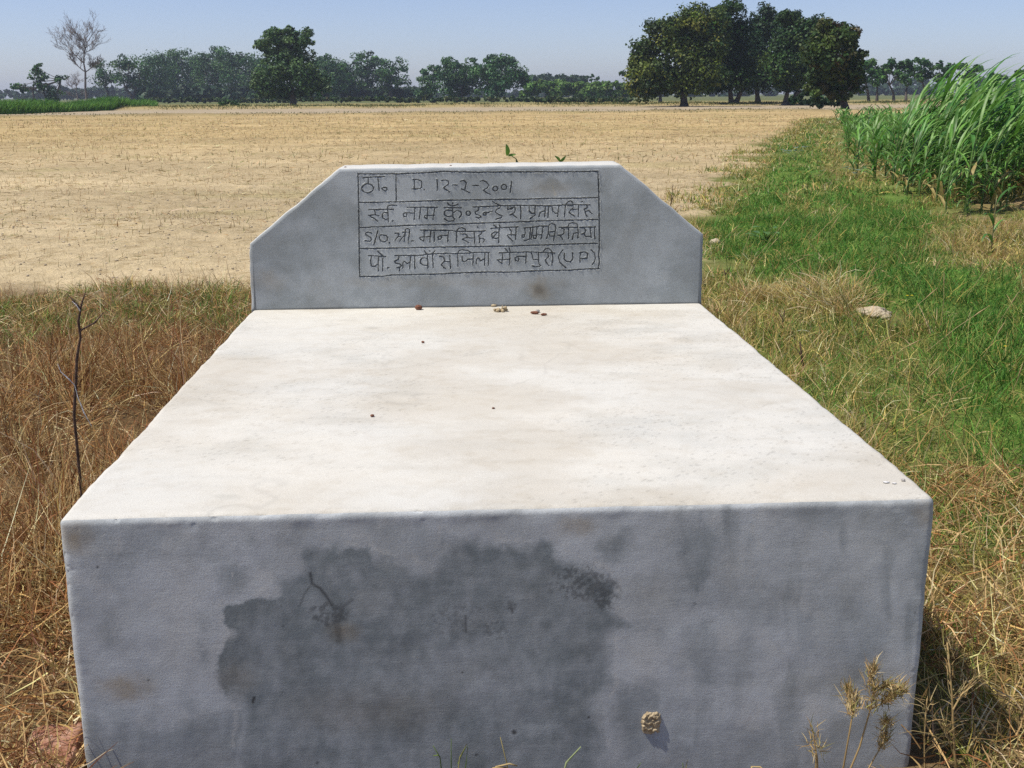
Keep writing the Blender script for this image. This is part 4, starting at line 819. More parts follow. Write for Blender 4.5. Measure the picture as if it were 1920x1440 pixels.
def trunk_mesh(base, stems, Y, limbs, r0):
    """stems: photo pixel polylines; limbs run from a stem top to lump centres"""
    mb = MB(); s = mpp(Y)
    for st in stems:
        P = [py(u, v, Y+rng.uniform(-.3, .3)) for u, v in st]; P[0] = P[0]*1.0; P[0][2] = -0.15
        rr = np.linspace(r0, r0*0.62, len(P)); rr[0] *= 1.35
        V, Fb = tube(P, rr, 8); mb.add(V-base, Fb)
    for (a, b, r) in limbs:
        A_, B_ = py(*a, Y), py(*b, Y+rng.uniform(-2, 2)*s*10)
        M_ = (A_+B_)/2+rng.normal(0, 0.05, 3)*np.linalg.norm(B_-A_)
        V, Fb = tube([A_, M_, B_], [r, r*0.7, r*0.3], 6); mb.add(V-base, Fb)
    return mb.me('trunk', True)
def tree(name, label, ub, vb, stems, lumps, leafcols, wts, card, dens_, r0, group=None, Y=None, depth=1.0, cat='tree', sub=True, mat=M_LEAF, fat=1.0):
    b = gp(ub, vb) if Y is None else np.array([py(ub, vb, Y)[0], Y, 0.0]); Y_ = b[1]; b = np.array([b[0], b[1], 0.0])
    t = thing(name, label, cat, b, group)
    if stems:
        limbs = []
        top = stems[0][-1]
        for st in stems:
            for (u, v, ru, rv) in lumps:
                if rng.random() < 0.85: limbs.append((st[-1], (u, v+rv*0.2), r0*rng.uniform(0.3, 0.5)))
        obj('trunk', trunk_mesh(b, stems, Y_, limbs, r0), M_BARK, t)
    obj('crown', crown(b, lumps, Y_, leafcols, wts, card, dens_, depth, sub=sub, fat=fat), mat, t)
    return t
MANGO = [(0.026, 0.062, 0.014), (0.040, 0.085, 0.016), (0.075, 0.115, 0.018), (0.018, 0.046, 0.014)]
MANGO_Y = [(0.050, 0.085, 0.014), (0.105, 0.145, 0.020), (0.16, 0.175, 0.024), (0.028, 0.056, 0.012)]
MANGO_B = [(0.036, 0.070, 0.014), (0.075, 0.072, 0.020), (0.09, 0.065, 0.022), (0.070, 0.10, 0.017)]
DEEP = [(0.020, 0.048, 0.016), (0.028, 0.062, 0.020), (0.014, 0.036, 0.014)]
LEFTG = [(0.045, 0.115, 0.030), (0.068, 0.150, 0.036), (0.030, 0.080, 0.027)]
GB = 'mango trees in the big dark clump'
tree('mango_tree', 'broad yellowish green mango tree at the left end of the big dark clump', 1283, 200, [[(1283, 203), (1282, 180), (1286, 160)]],
     [(1228, 138, 52, 36), (1205, 150, 36, 36), (1212, 95, 30, 34), (1248, 58, 42, 30), (1300, 38, 45, 30), (1282, 92, 55, 38), (1330, 78, 36, 42), (1310, 132, 50, 40), (1260, 152, 60, 28), (1200, 122, 26, 28), (1340, 42, 24, 26)], MANGO_Y, [3, 2.6, 0.8, 3.4], 0.36, 2.06, 0.42, GB, fat=1.1)
tree('mango_tree', 'tallest dark mango tree of the big clump with forked trunk', 1376, 198, [[(1373, 200), (1370, 182), (1368, 160)], [(1376, 200), (1384, 184), (1392, 165)]],
     [(1368, 18, 38, 20), (1352, 42, 30, 26), (1380, 52, 36, 34), (1368, 95, 48, 42), (1382, 140, 46, 34), (1345, 150, 34, 26)], MANGO, [3, 3, 1, 3], 0.36, 2.25, 0.36, GB, fat=1.1)
tree('mango_tree', 'dark mango tree with rounded top right of the tallest one', 1421, 196, [[(1422, 198), (1420, 180), (1418, 160)]],
     [(1432, 30, 26, 22), (1440, 58, 34, 34), (1418, 92, 36, 42), (1430, 135, 44, 36), (1405, 150, 30, 26)], DEEP, [3, 2, 3], 0.36, 2.45, 0.36, GB, fat=1.1)
tree('mango_tree', 'dark mango tree with low arching limb in the big clump', 1471, 198, [[(1470, 202), (1474, 184), (1478, 165)], [(1478, 182), (1496, 174), (1515, 176)]],
     [(1484, 36, 36, 20), (1512, 52, 34, 24), (1488, 78, 44, 40), (1470, 120, 42, 36), (1505, 125, 36, 36), (1480, 152, 30, 22)], MANGO, [3, 3, 1, 2], 0.36, 2.35, 0.34, GB, fat=1.1)
tree('mango_tree', 'reddish brown tinged mango tree at the right end of the big clump', 1585, 206, [[(1585, 208), (1582, 190), (1580, 170)]],
     [(1556, 68, 36, 28), (1592, 70, 26, 28), (1600, 100, 20, 26), (1545, 105, 42, 34), (1590, 128, 30, 34), (1555, 145, 48, 32), (1598, 155, 22, 24), (1530, 172, 34, 16), (1568, 172, 30, 16)], MANGO_B, [4.5, 0.9, 0.5, 4], 0.36, 1.96, 0.32, GB, fat=1.1)
tree('shrub', 'dark low shrub below the reddish tree of the big clump', 1522, 204, None, [(1500, 188, 24, 12), (1535, 190, 30, 12), (1562, 194, 20, 9)], DEEP, [1, 1, 1], 0.36, 1.4, 0.1, cat='shrub')
tree('mango_tree', 'small dark tree standing behind the left edge of the big clump', 1238, 192, [[(1238, 194), (1238, 178)]], [(1230, 160, 30, 20), (1255, 158, 24, 20), (1168, 136, 8, 8)], DEEP, [1, 1, 1], 0.5, 1.2, 0.3, cat='tree')
# right: row of lopped trees
GR = 'lopped trees in the row beyond the crop'
rl = [('small lopped tree touching the right end of the big clump', 1628, 190, [(1629, 192), (1627, 170), (1622, 150)], [(1618, 128, 14, 12), (1632, 126, 13, 11), (1626, 146, 9, 8)]),
      ('slender lopped tree second from the big clump', 1645, 190, [(1644, 192), (1645, 165)], [(1645, 130, 14, 10), (1652, 145, 12, 12), (1640, 155, 8, 8)]),
      ('forked lopped tree with three leaf tufts in the right row', 1676, 190, [(1676, 192), (1675, 174), (1668, 160)], [(1668, 118, 9, 8), (1686, 122, 12, 9), (1660, 132, 14, 10), (1682, 142, 14, 9), (1656, 150, 9, 8)]),
      ('lopped tree with narrow leaning crown in the right row', 1698, 190, [(1698, 192), (1700, 165)], [(1706, 120, 11, 9), (1714, 132, 12, 10), (1700, 145, 13, 10)]),
      ('tallest lopped tree in the right row', 1733, 189, [(1732, 191), (1733, 168), (1730, 155)], [(1728, 116, 14, 8), (1742, 124, 12, 9), (1722, 132, 12, 9), (1736, 144, 13, 9), (1722, 150, 9, 8)]),
      ('lopped tree with two tufts right of the tallest in the row', 1765, 189, [(1765, 191), (1766, 165)], [(1760, 126, 9, 8), (1772, 136, 13, 10), (1762, 148, 12, 10)]),
      ('wide lopped tree at the right end of the row', 1805, 188, [(1806, 190), (1806, 165), (1800, 152)], [(1798, 124, 14, 9), (1830, 132, 16, 11), (1812, 138, 14, 9), (1786, 126, 9, 8), (1822, 148, 14, 9)])]
for lb, ub, vb, st, lp in rl:
    tree('lopped_tree', lb, ub, vb, [st], lp, LEFTG, [2, 2, 1], 0.6, 1.5, 0.22, GR, fat=1.35)
tree('tree', 'hazy pale tree right of the lopped row', 1867, 187, [[(1867, 189), (1867, 165)]], [(1862, 146, 16, 10), (1876, 148, 12, 8), (1866, 160, 14, 9)], LEFTG, [1, 1, 1], 1.0, 1.2, 0.4)
tree('tree', 'dark tree at the right picture edge above the crop', 1925, 189, [[(1925, 192), (1922, 165)]], [(1915, 138, 16, 9), (1935, 140, 20, 14), (1920, 160, 22, 14)], LEFTG, [1, 1, 1], 0.6, 1.2, 0.3)
# left grove
GL = 'trees of the long left grove'
grove = [
 ('leaning forked tree left of the long grove', 205, 192, [[(203, 194), (203, 176), (197, 162)]], [(190, 122, 14, 13), (200, 138, 20, 15), (184, 148, 15, 14), (215, 146, 12, 12)], 0.9),
 ('forked tree with Y trunk at the left end of the grove', 250, 192, [[(250, 193), (246, 178), (236, 168)], [(248, 184), (254, 168)]], [(222, 122, 20, 14), (240, 118, 16, 14), (262, 132, 24, 18), (232, 148, 20, 16), (262, 152, 22, 14)], 1.1),
 ('round grove tree next to the Y trunk tree', 282, 191, [[(282, 193), (281, 172)]], [(282, 112, 18, 14), (300, 124, 26, 22), (285, 148, 26, 22), (300, 165, 20, 12)], 1.5),
 ('grove tree with domed top above three dark trunks', 345, 190, [[(345, 192), (344, 168)], [(322, 192), (324, 170)]], [(340, 105, 22, 15), (325, 122, 26, 22), (352, 128, 26, 26), (335, 156, 30, 20)], 1.6),
 ('grove tree with flat domed top in the middle of the grove', 400, 190, [[(398, 192), (398, 168)], [(384, 192), (386, 172)]], [(402, 103, 26, 13), (380, 120, 22, 20), (408, 128, 28, 24), (388, 156, 28, 20)], 1.6),
 ('grove tree left of the tall pale crowned tree', 452, 190, [[(448, 192), (450, 168)], [(425, 192), (427, 170)]], [(448, 108, 26, 12), (430, 125, 24, 20), (465, 128, 28, 24), (440, 155, 30, 20), (470, 156, 26, 18)], 1.6),
 ('grove tree behind and right of the tall pale crowned tree', 605, 190, [[(604, 192), (604, 170)]], [(605, 118, 22, 13), (625, 125, 26, 16), (612, 150, 34, 22), (640, 150, 22, 20)], 1.6),
 ('high domed tree in the right half of the grove', 690, 189, [[(686, 191), (686, 168)]], [(690, 112, 24, 13), (708, 112, 14, 12), (676, 130, 20, 18), (702, 138, 24, 20), (665, 155, 22, 18), (690, 164, 24, 12)], 1.5),
 ('tree with spreading crown at the right end of the grove', 735, 189, [[(733, 191), (732, 168)]], [(742, 126, 22, 15), (752, 146, 18, 12), (725, 146, 22, 16), (735, 162, 18, 10), (718, 130, 14, 14)], 1.3)]
for lb, ub, vb, st, lp, dn in grove:
    tree('grove_tree', lb, ub, vb, st, lp, LEFTG, [2, 1.5, 2], 0.62, dn*1.7, 0.5, GL, depth=1.2, fat=1.35)
tree('tall_tree', 'tall tree with pale feathery crown rising above the left grove', 550, 198, [[(550, 200), (549, 175), (546, 150), (540, 110)]],
     [(530, 62, 28, 10), (545, 72, 34, 14), (520, 80, 30, 14), (508, 70, 20, 14), (490, 86, 16, 12), (540, 84, 36, 18), (570, 72, 16, 16), (522, 98, 32, 12), (500, 97, 16, 8), (560, 102, 26, 16), (540, 125, 44, 22), (512, 146, 40, 24), (572, 146, 38, 26), (540, 170, 50, 16), (590, 164, 26, 16), (494, 166, 24, 14)], [(0.065, 0.125, 0.036), (0.09, 0.16, 0.045), (0.05, 0.10, 0.028)], [2, 1.6, 2], 0.48, 2.0, 0.45, fat=1.22)
GM = 'trees of the middle clump'
for lb, ub, vb, st, lp in [
  ('low crowned tree at the left end of the middle clump', 808, 190, [(808, 192), (806, 165)], [(795, 142, 17, 10), (815, 136, 20, 12), (806, 160, 24, 16), (790, 174, 14, 10)]),
  ('big domed tree on the left of the middle clump', 866, 190, [(866, 192), (866, 165)], [(850, 122, 26, 13), (878, 124, 22, 13), (842, 142, 24, 18), (870, 148, 34, 22), (858, 170, 28, 14)]),
  ('biggest domed tree on the right of the middle clump', 936, 190, [(920, 192), (922, 165)], [(928, 115, 26, 12), (950, 120, 22, 16), (912, 134, 26, 18), (938, 142, 36, 24), (968, 142, 20, 18), (925, 164, 34, 16), (985, 148, 8, 9)])]:
    tree('domed_tree', lb, ub, vb, [st], lp, LEFTG, [2, 1.5, 2], 0.6, 2.6, 0.45, GM, depth=1.2, fat=1.32)
for lb, ub, st, lp in [
  ('shaded grove tree filling the gap right of the Y trunk tree', 308, [(308, 192), (308, 172)], [(312, 128, 24, 20), (306, 150, 26, 18), (320, 165, 22, 10)]),
  ('shaded grove tree between the two domed grove tops', 370, [(370, 192), (370, 172)], [(368, 124, 22, 20), (372, 148, 26, 20), (362, 166, 24, 10)]),
  ('shaded grove tree under the flat domed top', 424, [(424, 192), (424, 172)], [(426, 126, 22, 18), (420, 148, 28, 20), (430, 166, 26, 10)]),
  ('shaded grove tree just left of the tall tree trunk', 490, [(490, 192), (490, 172)], [(488, 122, 24, 18), (496, 146, 28, 22), (480, 166, 26, 10)]),
  ('shaded grove tree just right of the tall tree trunk', 580, [(584, 192), (584, 172)], [(590, 124, 20, 16), (586, 146, 28, 22), (596, 166, 26, 10)]),
  ('shaded grove tree left of the high domed tree', 652, [(652, 192), (652, 172)], [(652, 132, 20, 16), (648, 152, 24, 18), (640, 166, 26, 10)])]:
    tree('grove_tree', lb, ub, 189.5, [st], lp, LEFTG, [2, 1, 3], 0.65, 2.6, 0.5, GL, depth=1.2, fat=1.3)
# pollarded tree, far left
tree('pollarded_tree', 'pollarded tree with three separate leaf tufts at the far left', 70, 196, [[(64, 200), (63, 180), (61, 168)], [(92, 198), (84, 180), (80, 165)], [(98, 198), (108, 172), (114, 150)]],
     [(73, 138, 16, 14), (76, 158, 14, 12), (30, 160, 13, 9), (46, 166, 10, 7), (112, 150, 12, 9), (98, 176, 14, 12), (105, 188, 12, 9), (70, 124, 10, 5)], LEFTG, [1, 1, 1.4], 0.62, 1.5, 0.24, depth=0.9, fat=1.3)
# bare tree
def bare_tree(name, label, ub, vb, main, spread, r0, seed, levels, ln0, leaves=0):
    global rng
    b = gp(ub, vb); b[2] = 0; Y_ = b[1]; t = thing(name, label, 'tree', b); rs = np.random.default_rng(seed)
    mt, mc = MB(), MB(); P = [py(u, v, Y_) for u, v in main]; P[0][2] = -0.1
    V, Fb = tube(P, np.linspace(r0, r0*0.5, len(P)), 7); mt.add(V-b, Fb)
    def grow(p, d, ln, r, lev):
        k = 4; pts = [p]; dd = d.copy()
        for _ in range(k):
            dd = dd+rs.normal(0, 0.14, 3)+np.array([0, 0, 0.05]); dd /= np.linalg.norm(dd); pts.append(pts[-1]+dd*ln/k)
        V, Fb = tube(pts, np.linspace(r, r*0.5, k+1), 5 if lev < 2 else 3); (mt if lev == 0 else mc).add(V-b, Fb)
        if lev >= levels: return
        for j in range(rs.integers(4, 6) if lev else 5):
            i = rs.integers(1, k+1); nd = dd+rs.normal(0, spread, 3)*np.array([1, 0.8, 0.7])+np.array([0, 0, 0.15]); nd /= np.linalg.norm(nd)
            grow(pts[i], nd, ln*rs.uniform(0.5, 0.8), max(r*0.5, 0.022), lev+1)
    s = mpp(Y_)
    for d, f_ in (((-0.75, 0.1, 0.75), 1.15), ((0.5, -0.2, 1.0), 1.2), ((0.05, 0.3, 1.0), 1.25), ((0.9, 0.2, 0.5), 0.7), ((-0.9, -0.2, 0.35), 0.7)):
        d = np.array(d); grow(P[-1] if f_ > 1 else P[-2], d/np.linalg.norm(d), ln0*s*f_, r0*0.45, 0)
    obj('trunk', mt.me('trunk', True), M_BAREBARK, t); obj('twigs', mc.me('twigs'), M_BAREBARK, t)
bare_tree('bare_tree', 'leafless grey tree with fine spreading twigs at the left', 163, 197, [(164, 200), (160, 165), (160, 135), (157, 118)], 0.55, 0.26, 5, 4, 29)
bare_tree('bare_tree', 'small wispy leafless tree beside the tall bare one', 140, 196, [(147, 200), (146, 185), (143, 170)], 0.6, 0.16, 9, 3, 14)

# ---- scrub between the clumps, palm, far woods
def scrub(name, label, lumps_y, cols, card, dens_, cat='bushes'):
    V = []; Fq = []; Cc = []; o_ = 0
    for lp, Y_ in lumps_y:
        me = crown(np.zeros(3), lp, Y_, cols, [1]*len(cols), card, dens_); 
        n = len(me.vertices); a = np.zeros(n*3, np.float32); me.vertices.foreach_get('co', a); c_ = np.zeros(n*4, np.float32); me.attributes['col'].data.foreach_get('color', c_)
        V.append(a.reshape(-1, 3)); Fq.append(np.arange(n).reshape(-1, 4)+o_); Cc.append(c_.reshape(-1, 4)[:, :3]); o_ += n; bpy.data.meshes.remove(me)
    return obj(name, mesh(name, np.vstack(V), np.vstack(Fq), {'col': np.vstack(Cc)}), M_LEAF, None, label, cat, None, 'stuff')
YS = gp(1080, 188)[1]
sc_ = [(float(u), 170+rng.uniform(-6, 6), 16, 15) for u in range(985, 1180, 12)]+[(float(u), 158+rng.uniform(-4, 3), 14, 8) for u in range(1000, 1175, 14)]
und = [(float(u), 186+rng.uniform(-2, 2), 12, 5) for u in range(560, 1180, 14)]
hedge2 = [(float(u), 188, 9, 3) for u in range(985, 1180, 12)]
scrub('scrub_thicket', 'bright green scrub thicket between the middle clump and the big clump', [(sc_, YS)], [(0.11, 0.20, 0.04), (0.14, 0.25, 0.045), (0.08, 0.16, 0.035)], 0.7, 2.4)
scrub('undergrowth', 'low green undergrowth along the foot of the grove', [(und, gp(800, 193)[1]), ([(float(u), 188+rng.uniform(-2, 2), 10, 5) for u in range(270, 560, 14)], gp(400, 194)[1]), (hedge2, gp(1080, 194)[1])], [(0.05, 0.09, 0.025), (0.035, 0.07, 0.022), (0.08, 0.10, 0.03)], 0.7, 1.6)
scrub('far_wood', 'hazy far wood along the horizon', [
    ([(float(u), 180+rng.uniform(-5, 2), 16, 9) for u in range(-60, 330, 13)], 620), ([(float(u), 172+rng.uniform(-5, 4), 18, 10) for u in range(60, 300, 16)], 620),
    ([(float(u), 178+rng.uniform(-3, 3), 18, 10) for u in range(740, 1230, 16)], 640), ([(float(u), 150+rng.uniform(-4, 4), 20, 11) for u in range(1000, 1085, 14)], 420), ([(float(u), 178+rng.uniform(-5, 3), 16, 14) for u in range(270, 800, 12)], 330),
    ([(float(u), 172+rng.uniform(-8, 5), 16, 12) for u in range(1190, 2000, 13)], 560), ([(float(u), 160+rng.uniform(-8, 6), 14, 10) for u in range(1630, 2000, 26)], 600)], [(0.045, 0.085, 0.04), (0.035, 0.07, 0.035)], 2.2, 0.9)
tree('tree', 'small dark palm like tree above the scrub thicket', 1108, 186, [[(1108, 188), (1109, 160), (1109, 150)]], [(1100, 145, 7, 4), (1110, 142, 7, 5), (1120, 147, 7, 4), (1110, 150, 8, 4)], LEFTG, [1, 1, 1], 0.7, 1.6, 0.2)
tree('bush', 'low green bush at the field edge before the left grove', 432, 201, None, [(420, 196, 14, 6), (440, 195, 14, 6), (458, 198, 10, 4), (428, 192, 10, 5)], [(0.06, 0.13, 0.03), (0.05, 0.10, 0.03)], [1, 1], 0.4, 1.8, 0.1, cat='bush')
# tall green grass bank on the left
a0, a1 = gp(-60, 217), gp(272, 205)
n = 26000; t = rng.random(n)**0.8; dep = rng.uniform(0, 1, n)
x = a0[0]+(a1[0]-a0[0])*t-0.2*dep*10; y = a0[1]+(a1[1]-a0[1])*t+dep*14
nzz = fbm(x*0.35, y*0.2, seed=151)
col = palette(n, [(0.12, 0.27, 0.04), (0.08, 0.20, 0.035), (0.18, 0.33, 0.06)], [3, 2, 1.5])
bl = [blades(on_ground(x, y), rng.uniform(0.6, 1.2, n)*(0.5+1.1*nzz), rng.uniform(0.05, 0.10, n), rng.uniform(0, 6.28, n), np.abs(rng.normal(0.2, 0.15, n)), rng.normal(0.5, 0.3, n), col, 4, 0.02)]
stuff('reed_bank', bl, 'bank of bright green tall grass at the left field edge', 'grass')
# weeds on the low ridges between the far fields
bl = []
for yy, nn_, hh in ((Y_B1, 5000, 0.12), (Y_B2, 16000, 0.30), (Y_B2+14, 14000, 0.35)):
    x = rng.uniform(-70, 60, nn_); y = yy+0.06*x+rng.normal(0, 1.2, nn_); n = nn_
    kp = rng.random(n) < sstep(0.30, 0.6, fbm(x*0.15, y*0.1, seed=152)); x, y = x[kp], y[kp]; n = len(x)
    bl.append(blades(on_ground(x, y), rng.uniform(0.3, 1, n)*hh, np.full(n, 0.07), rng.uniform(0, 6.28, n), np.abs(rng.normal(0.4, 0.3, n)), rng.normal(0.4, 0.4, n), palette(n, [(0.09, 0.13, 0.035), (0.22, 0.20, 0.08), (0.05, 0.09, 0.03)], [2, 2, 1]), 3, 0.02))
stuff('ridge_weeds', bl, 'weeds along the low ridges between the far fields', 'weeds')

# ================================================================== CROP
def ribbon(p0, az, ln, wd, rise, droop, col, seg=7, fold=0.35):
    """one arching leaf: centre line rises then droops; V-folded cross section"""
    V = []; p = np.array(p0, float); st = ln/seg; h = np.array([math.cos(az), math.sin(az), 0]); sd = np.array([-math.sin(az), math.cos(az), 0])
    for k in range(seg+1):
        t = k/seg; an = rise-droop*t**1.5; d = h*math.cos(an)+np.array([0, 0, math.sin(an)])
        wv_ = wd*0.5*(0.45+1.9*t if t < 0.3 else 1.02*(1-((t-0.3)/0.7)**2.0))+0.0008
        up = np.cross(d, sd); up = up if up[2] > 0 else -up
        V += [p-sd*wv_+up*wv_*fold, p.copy(), p+sd*wv_+up*wv_*fold]
        p = p+d*st
    q = []
    for k in range(seg):
        for j in (0, 1): q.append((k*3+j, k*3+j+1, k*3+j+4, k*3+j+3))
    return np.array(V), np.array(q), np.tile(col, (len(V), 1))
CROPC = [(0.095, 0.23, 0.035), (0.14, 0.30, 0.05), (0.06, 0.17, 0.03), (0.21, 0.36, 0.10)]
WIND = math.radians(-8)
def crop_plant(rs, h, nl, wind=1.0, wmul=1.0, lower_dry=True):
    """returns stalk mesh and leaf meshes, base at the origin"""
    lean = 0.10+0.22*wind*rs.random(); az = WIND+rs.normal(0, 0.25); P = []; p = np.zeros(3)
    for k in range(7):
        P.append(p.copy()); an = lean*(k/6)*1.6
        p = p+np.array([math.cos(az)*math.sin(an), math.sin(az)*math.sin(an), math.cos(an)])*h*0.72/6
    mb = MB(); V, Fb = tube(P, np.linspace(0.011, 0.006, 7), 5); mb.add(V, Fb, np.array([0.14, 0.22, 0.06]) if rs.random() < 0.7 else np.array([0.24, 0.22, 0.09]))
    leaves = []
    for j in range(nl):
        t = 0.04+0.96*(j+0.5*rs.random())/nl; i = min(5, int(t*6)); f_ = t*6-i; b = P[i]*(1-f_)+P[i+1]*f_
        side = rs.random()*6.283
        a = np.array([math.cos(side), math.sin(side)])+wind*(0.5+0.9*t)*np.array([math.cos(WIND), math.sin(WIND)]); aa = math.atan2(a[1], a[0])
        ln = h*rs.uniform(0.36, 0.56)*(0.75+0.35*t); c_ = np.array(CROPC[rs.integers(4)])*math.exp(rs.normal(0, 0.15))
        if lower_dry and t < 0.3 and rs.random() < 0.45: c_ = np.array([0.42, 0.33, 0.13])
        elif t > 0.85: c_ = c_*1.15
        rise = rs.uniform(0.85, 1.3) if t > 0.75 else rs.uniform(0.6, 1.15)
        m1 = MB(); V, q, cc = ribbon(b, aa, ln, wmul*rs.uniform(0.035, 0.058), rise, rs.uniform(1.1, 2.5)*(0.8 if t > 0.8 else 1), c_); m1.add(V, q, cc); leaves.append(m1.me('leaf', True))
    return mb.me('stalk', True), leaves
rs = np.random.default_rng(21)
tall_v = [crop_plant(rs, 1.0, 16, 1.0, 0.62) for _ in range(9)]
short_v = [crop_plant(rs, 1.0, 12, 0.5, 1.0, False) for _ in range(7)]
blue_v = [crop_plant(rs, 1.0, 9, 0.3, 1.2, False) for _ in range(4)]
def place_plant(name, var, p, h, rz, label, cat, group):
    t = thing(name, label, cat, p, group); t.rotation_euler = (0, 0, rz); t.scale = (h, h, h)
    obj('stalk', var[0], M_CROP, t)
    for lf in var[1]: obj('leaf', lf, M_CROP, t)
    return t
# the tall windblown clump
c0 = gp(1740, 385); c1 = gp(1880, 395)
kk = 0; TALL = [(gp(1662, 346)), (gp(1775, 404)), (gp(1960, 392)), np.array([13.5, 15.5, 0]), np.array([7.6, 18.5, 0])]
poly = [tuple(p[:2]) for p in TALL]
tries = 0
pts_t = []
while len(pts_t) < 230 and tries < 6000:
    tries += 1; q = np.array([rng.uniform(4.5, 13.5), rng.uniform(9, 18.5)])
    if poly_sd(q[:1], q[1:], poly)[0] > 0 and all(np.hypot(*(q-p)) > 0.16 for p in pts_t): pts_t.append(q)
pts_t.sort(key=lambda q: q[1])
for q in pts_t:
    g_ = float(ground_z(q[:1], q[1:])[0]); ed = float(poly_sd(q[:1], q[1:], poly)[0])
    h = (1.12+0.58*min(1, ed/0.6))*rng.uniform(0.8, 1.12)
    place_plant('sorghum_plant', tall_v[rng.integers(9)], (q[0], q[1], g_), h, rng.normal(0, 0.35), 'tall windblown sorghum plant in the dense clump at the right', 'crop plant', 'tall sorghum plants in the dense clump')
# shorter maize left of it along the crop edge
pts_s = []; tries = 0
band = lin((1585, 262), (1600, 318), (1650, 340), (1706, 360), (1740, 340), (1700, 290), (1690, 240), (1600, 228))
while len(pts_s) < 170 and tries < 16000:
    tries += 1; q = np.array([rng.uniform(4, 22), rng.uniform(10, 45)])
    if poly_sd(q[:1], q[1:], band)[0] > -0.1 and all(np.hypot(*(q-p)) > 0.24 for p in pts_s): pts_s.append(q)
pts_s.sort(key=lambda q: q[1])
for q in pts_s:
    g_ = float(ground_z(q[:1], q[1:])[0])
    place_plant('maize_plant', short_v[rng.integers(7)], (q[0], q[1], g_), (0.62+0.42*math.exp(-max(0.0, -float(poly_sd(q[:1], q[1:], poly)[0]))/0.9))*rng.uniform(0.85, 1.12), rng.uniform(0, 6.28), 'knee high maize plant along the crop edge left of the tall clump', 'crop plant', 'short maize plants along the crop edge')
# maize standing right behind the clump
pts_b = []; tries = 0
while len(pts_b) < 50 and tries < 3000:
    tries += 1; q = np.array([rng.uniform(7.2, 14), rng.uniform(10.6, 15.5)])
    if poly_sd(q[:1], q[1:], poly)[0] < -0.1 and q[0] > 7.4 and inview(q[:1], q[1:], 60, 1.2)[0] and all(np.hypot(*(q-p)) > 0.35 for p in pts_b): pts_b.append(q)
for q in pts_b:
    place_plant('maize_plant', blue_v[rng.integers(4)], (q[0], q[1], float(ground_z(q[:1], q[1:])[0])), rng.uniform(0.95, 1.25), rng.uniform(0, 6.28), 'dark green maize plant at the right picture edge behind the tall clump', 'crop plant', 'maize plants at the right edge')
for (u, v), h, lb, var in (((1856, 490), 0.62, 'single maize seedling standing on dry ground at the right edge', 1), ((1808, 412), 0.42, 'small sorghum shoot just in front of the tall clump', 3), ((1915, 480), 0.30, 'small drooping shoot on the dry ground at the right edge', 5)):
    p = gp(u, v); place_plant('crop_seedling', (short_v[var][0], short_v[var][1][1::2]), (p[0], p[1], float(ground_z(p[:1], p[1:2])[0])), h, 1.0, lb, 'seedling', None)
# the rest of the crop, low, running away behind
bl = []
x, y = scatter(26000, 5, 48, 13, 95, lambda a, b: (poly_sd(a, b, CROP) > 0.3) & inview(a, b)); n = len(x)
kp = (poly_sd(x, y, poly) < 0) & ((y > 17) | (poly_sd(x, y, poly) < -1.0)) & (np.sin((x-0.28*y)*2.2) > -0.35); x, y = x[kp], y[kp]; n = len(x)
bl.append(blades(on_ground(x, y, 0.0)+np.c_[np.zeros(n), np.zeros(n), rng.uniform(0, 0.45, n)], rng.uniform(0.3, 0.6, n), rng.uniform(0.05, 0.085, n), rng.uniform(0, 6.28, n), rng.uniform(0.3, 0.9, n), rng.uniform(0.6, 1.4, n), palette(n, CROPC, [2, 3, 2, 2]), 5, 0.0))
stuff('far_maize', bl, 'low green maize crop running away behind the tall clump', 'crop', M_CROP)

# ================================================================== SMALL THINGS
# dead stick with a strand of white fibre
Ys = 1.05
def sp(u, v, Y_=Ys): return py(u, v, Y_)
stick_px = [(140, 860), (139, 780), (142, 720), (144, 672), (151, 632), (147, 602), (153, 570), (160, 548)]
b0 = sp(140, 830); b0 = np.array([b0[0], Ys, 0.0])
st = thing('dead_stick', 'thin dark dead stick standing upright in the dry weeds on the left', 'stick', b0)
P = [np.array([b0[0], Ys, -0.05])]+[sp(u, v) for u, v in stick_px[1:]]
V, Fb = tube(P, [0.0044, 0.0042, 0.004, 0.0038, 0.0034, 0.0036, 0.0028, 0.0012], 6); mb = MB(); mb.add(V-b0, Fb); obj('stem', mb.me('stem', True), M_STICK, st)
for q in ([(151, 578), (140, 566), (127, 552)], [(150, 620), (178, 605), (195, 585)]):
    V, Fb = tube([sp(*a) for a in q], [0.003, 0.0025, 0.001], 5); mb = MB(); mb.add(V-b0, Fb); obj('twig', mb.me('twig', True), M_STICK, st)
for q in ([(108, 682), (114, 697), (128, 710), (140, 722)], [(140, 722), (146, 745), (158, 775), (172, 800)], [(135, 565), (143, 572), (150, 583)]):
    V, Fb = tube([sp(*a, Ys-0.008) for a in q], [0.0007, 0.0011, 0.0018, 0.0008][:len(q)], 4); mb = MB(); mb.add(V-b0, Fb); obj('white_strand', mb.me('white_strand'), M_WEB, st)

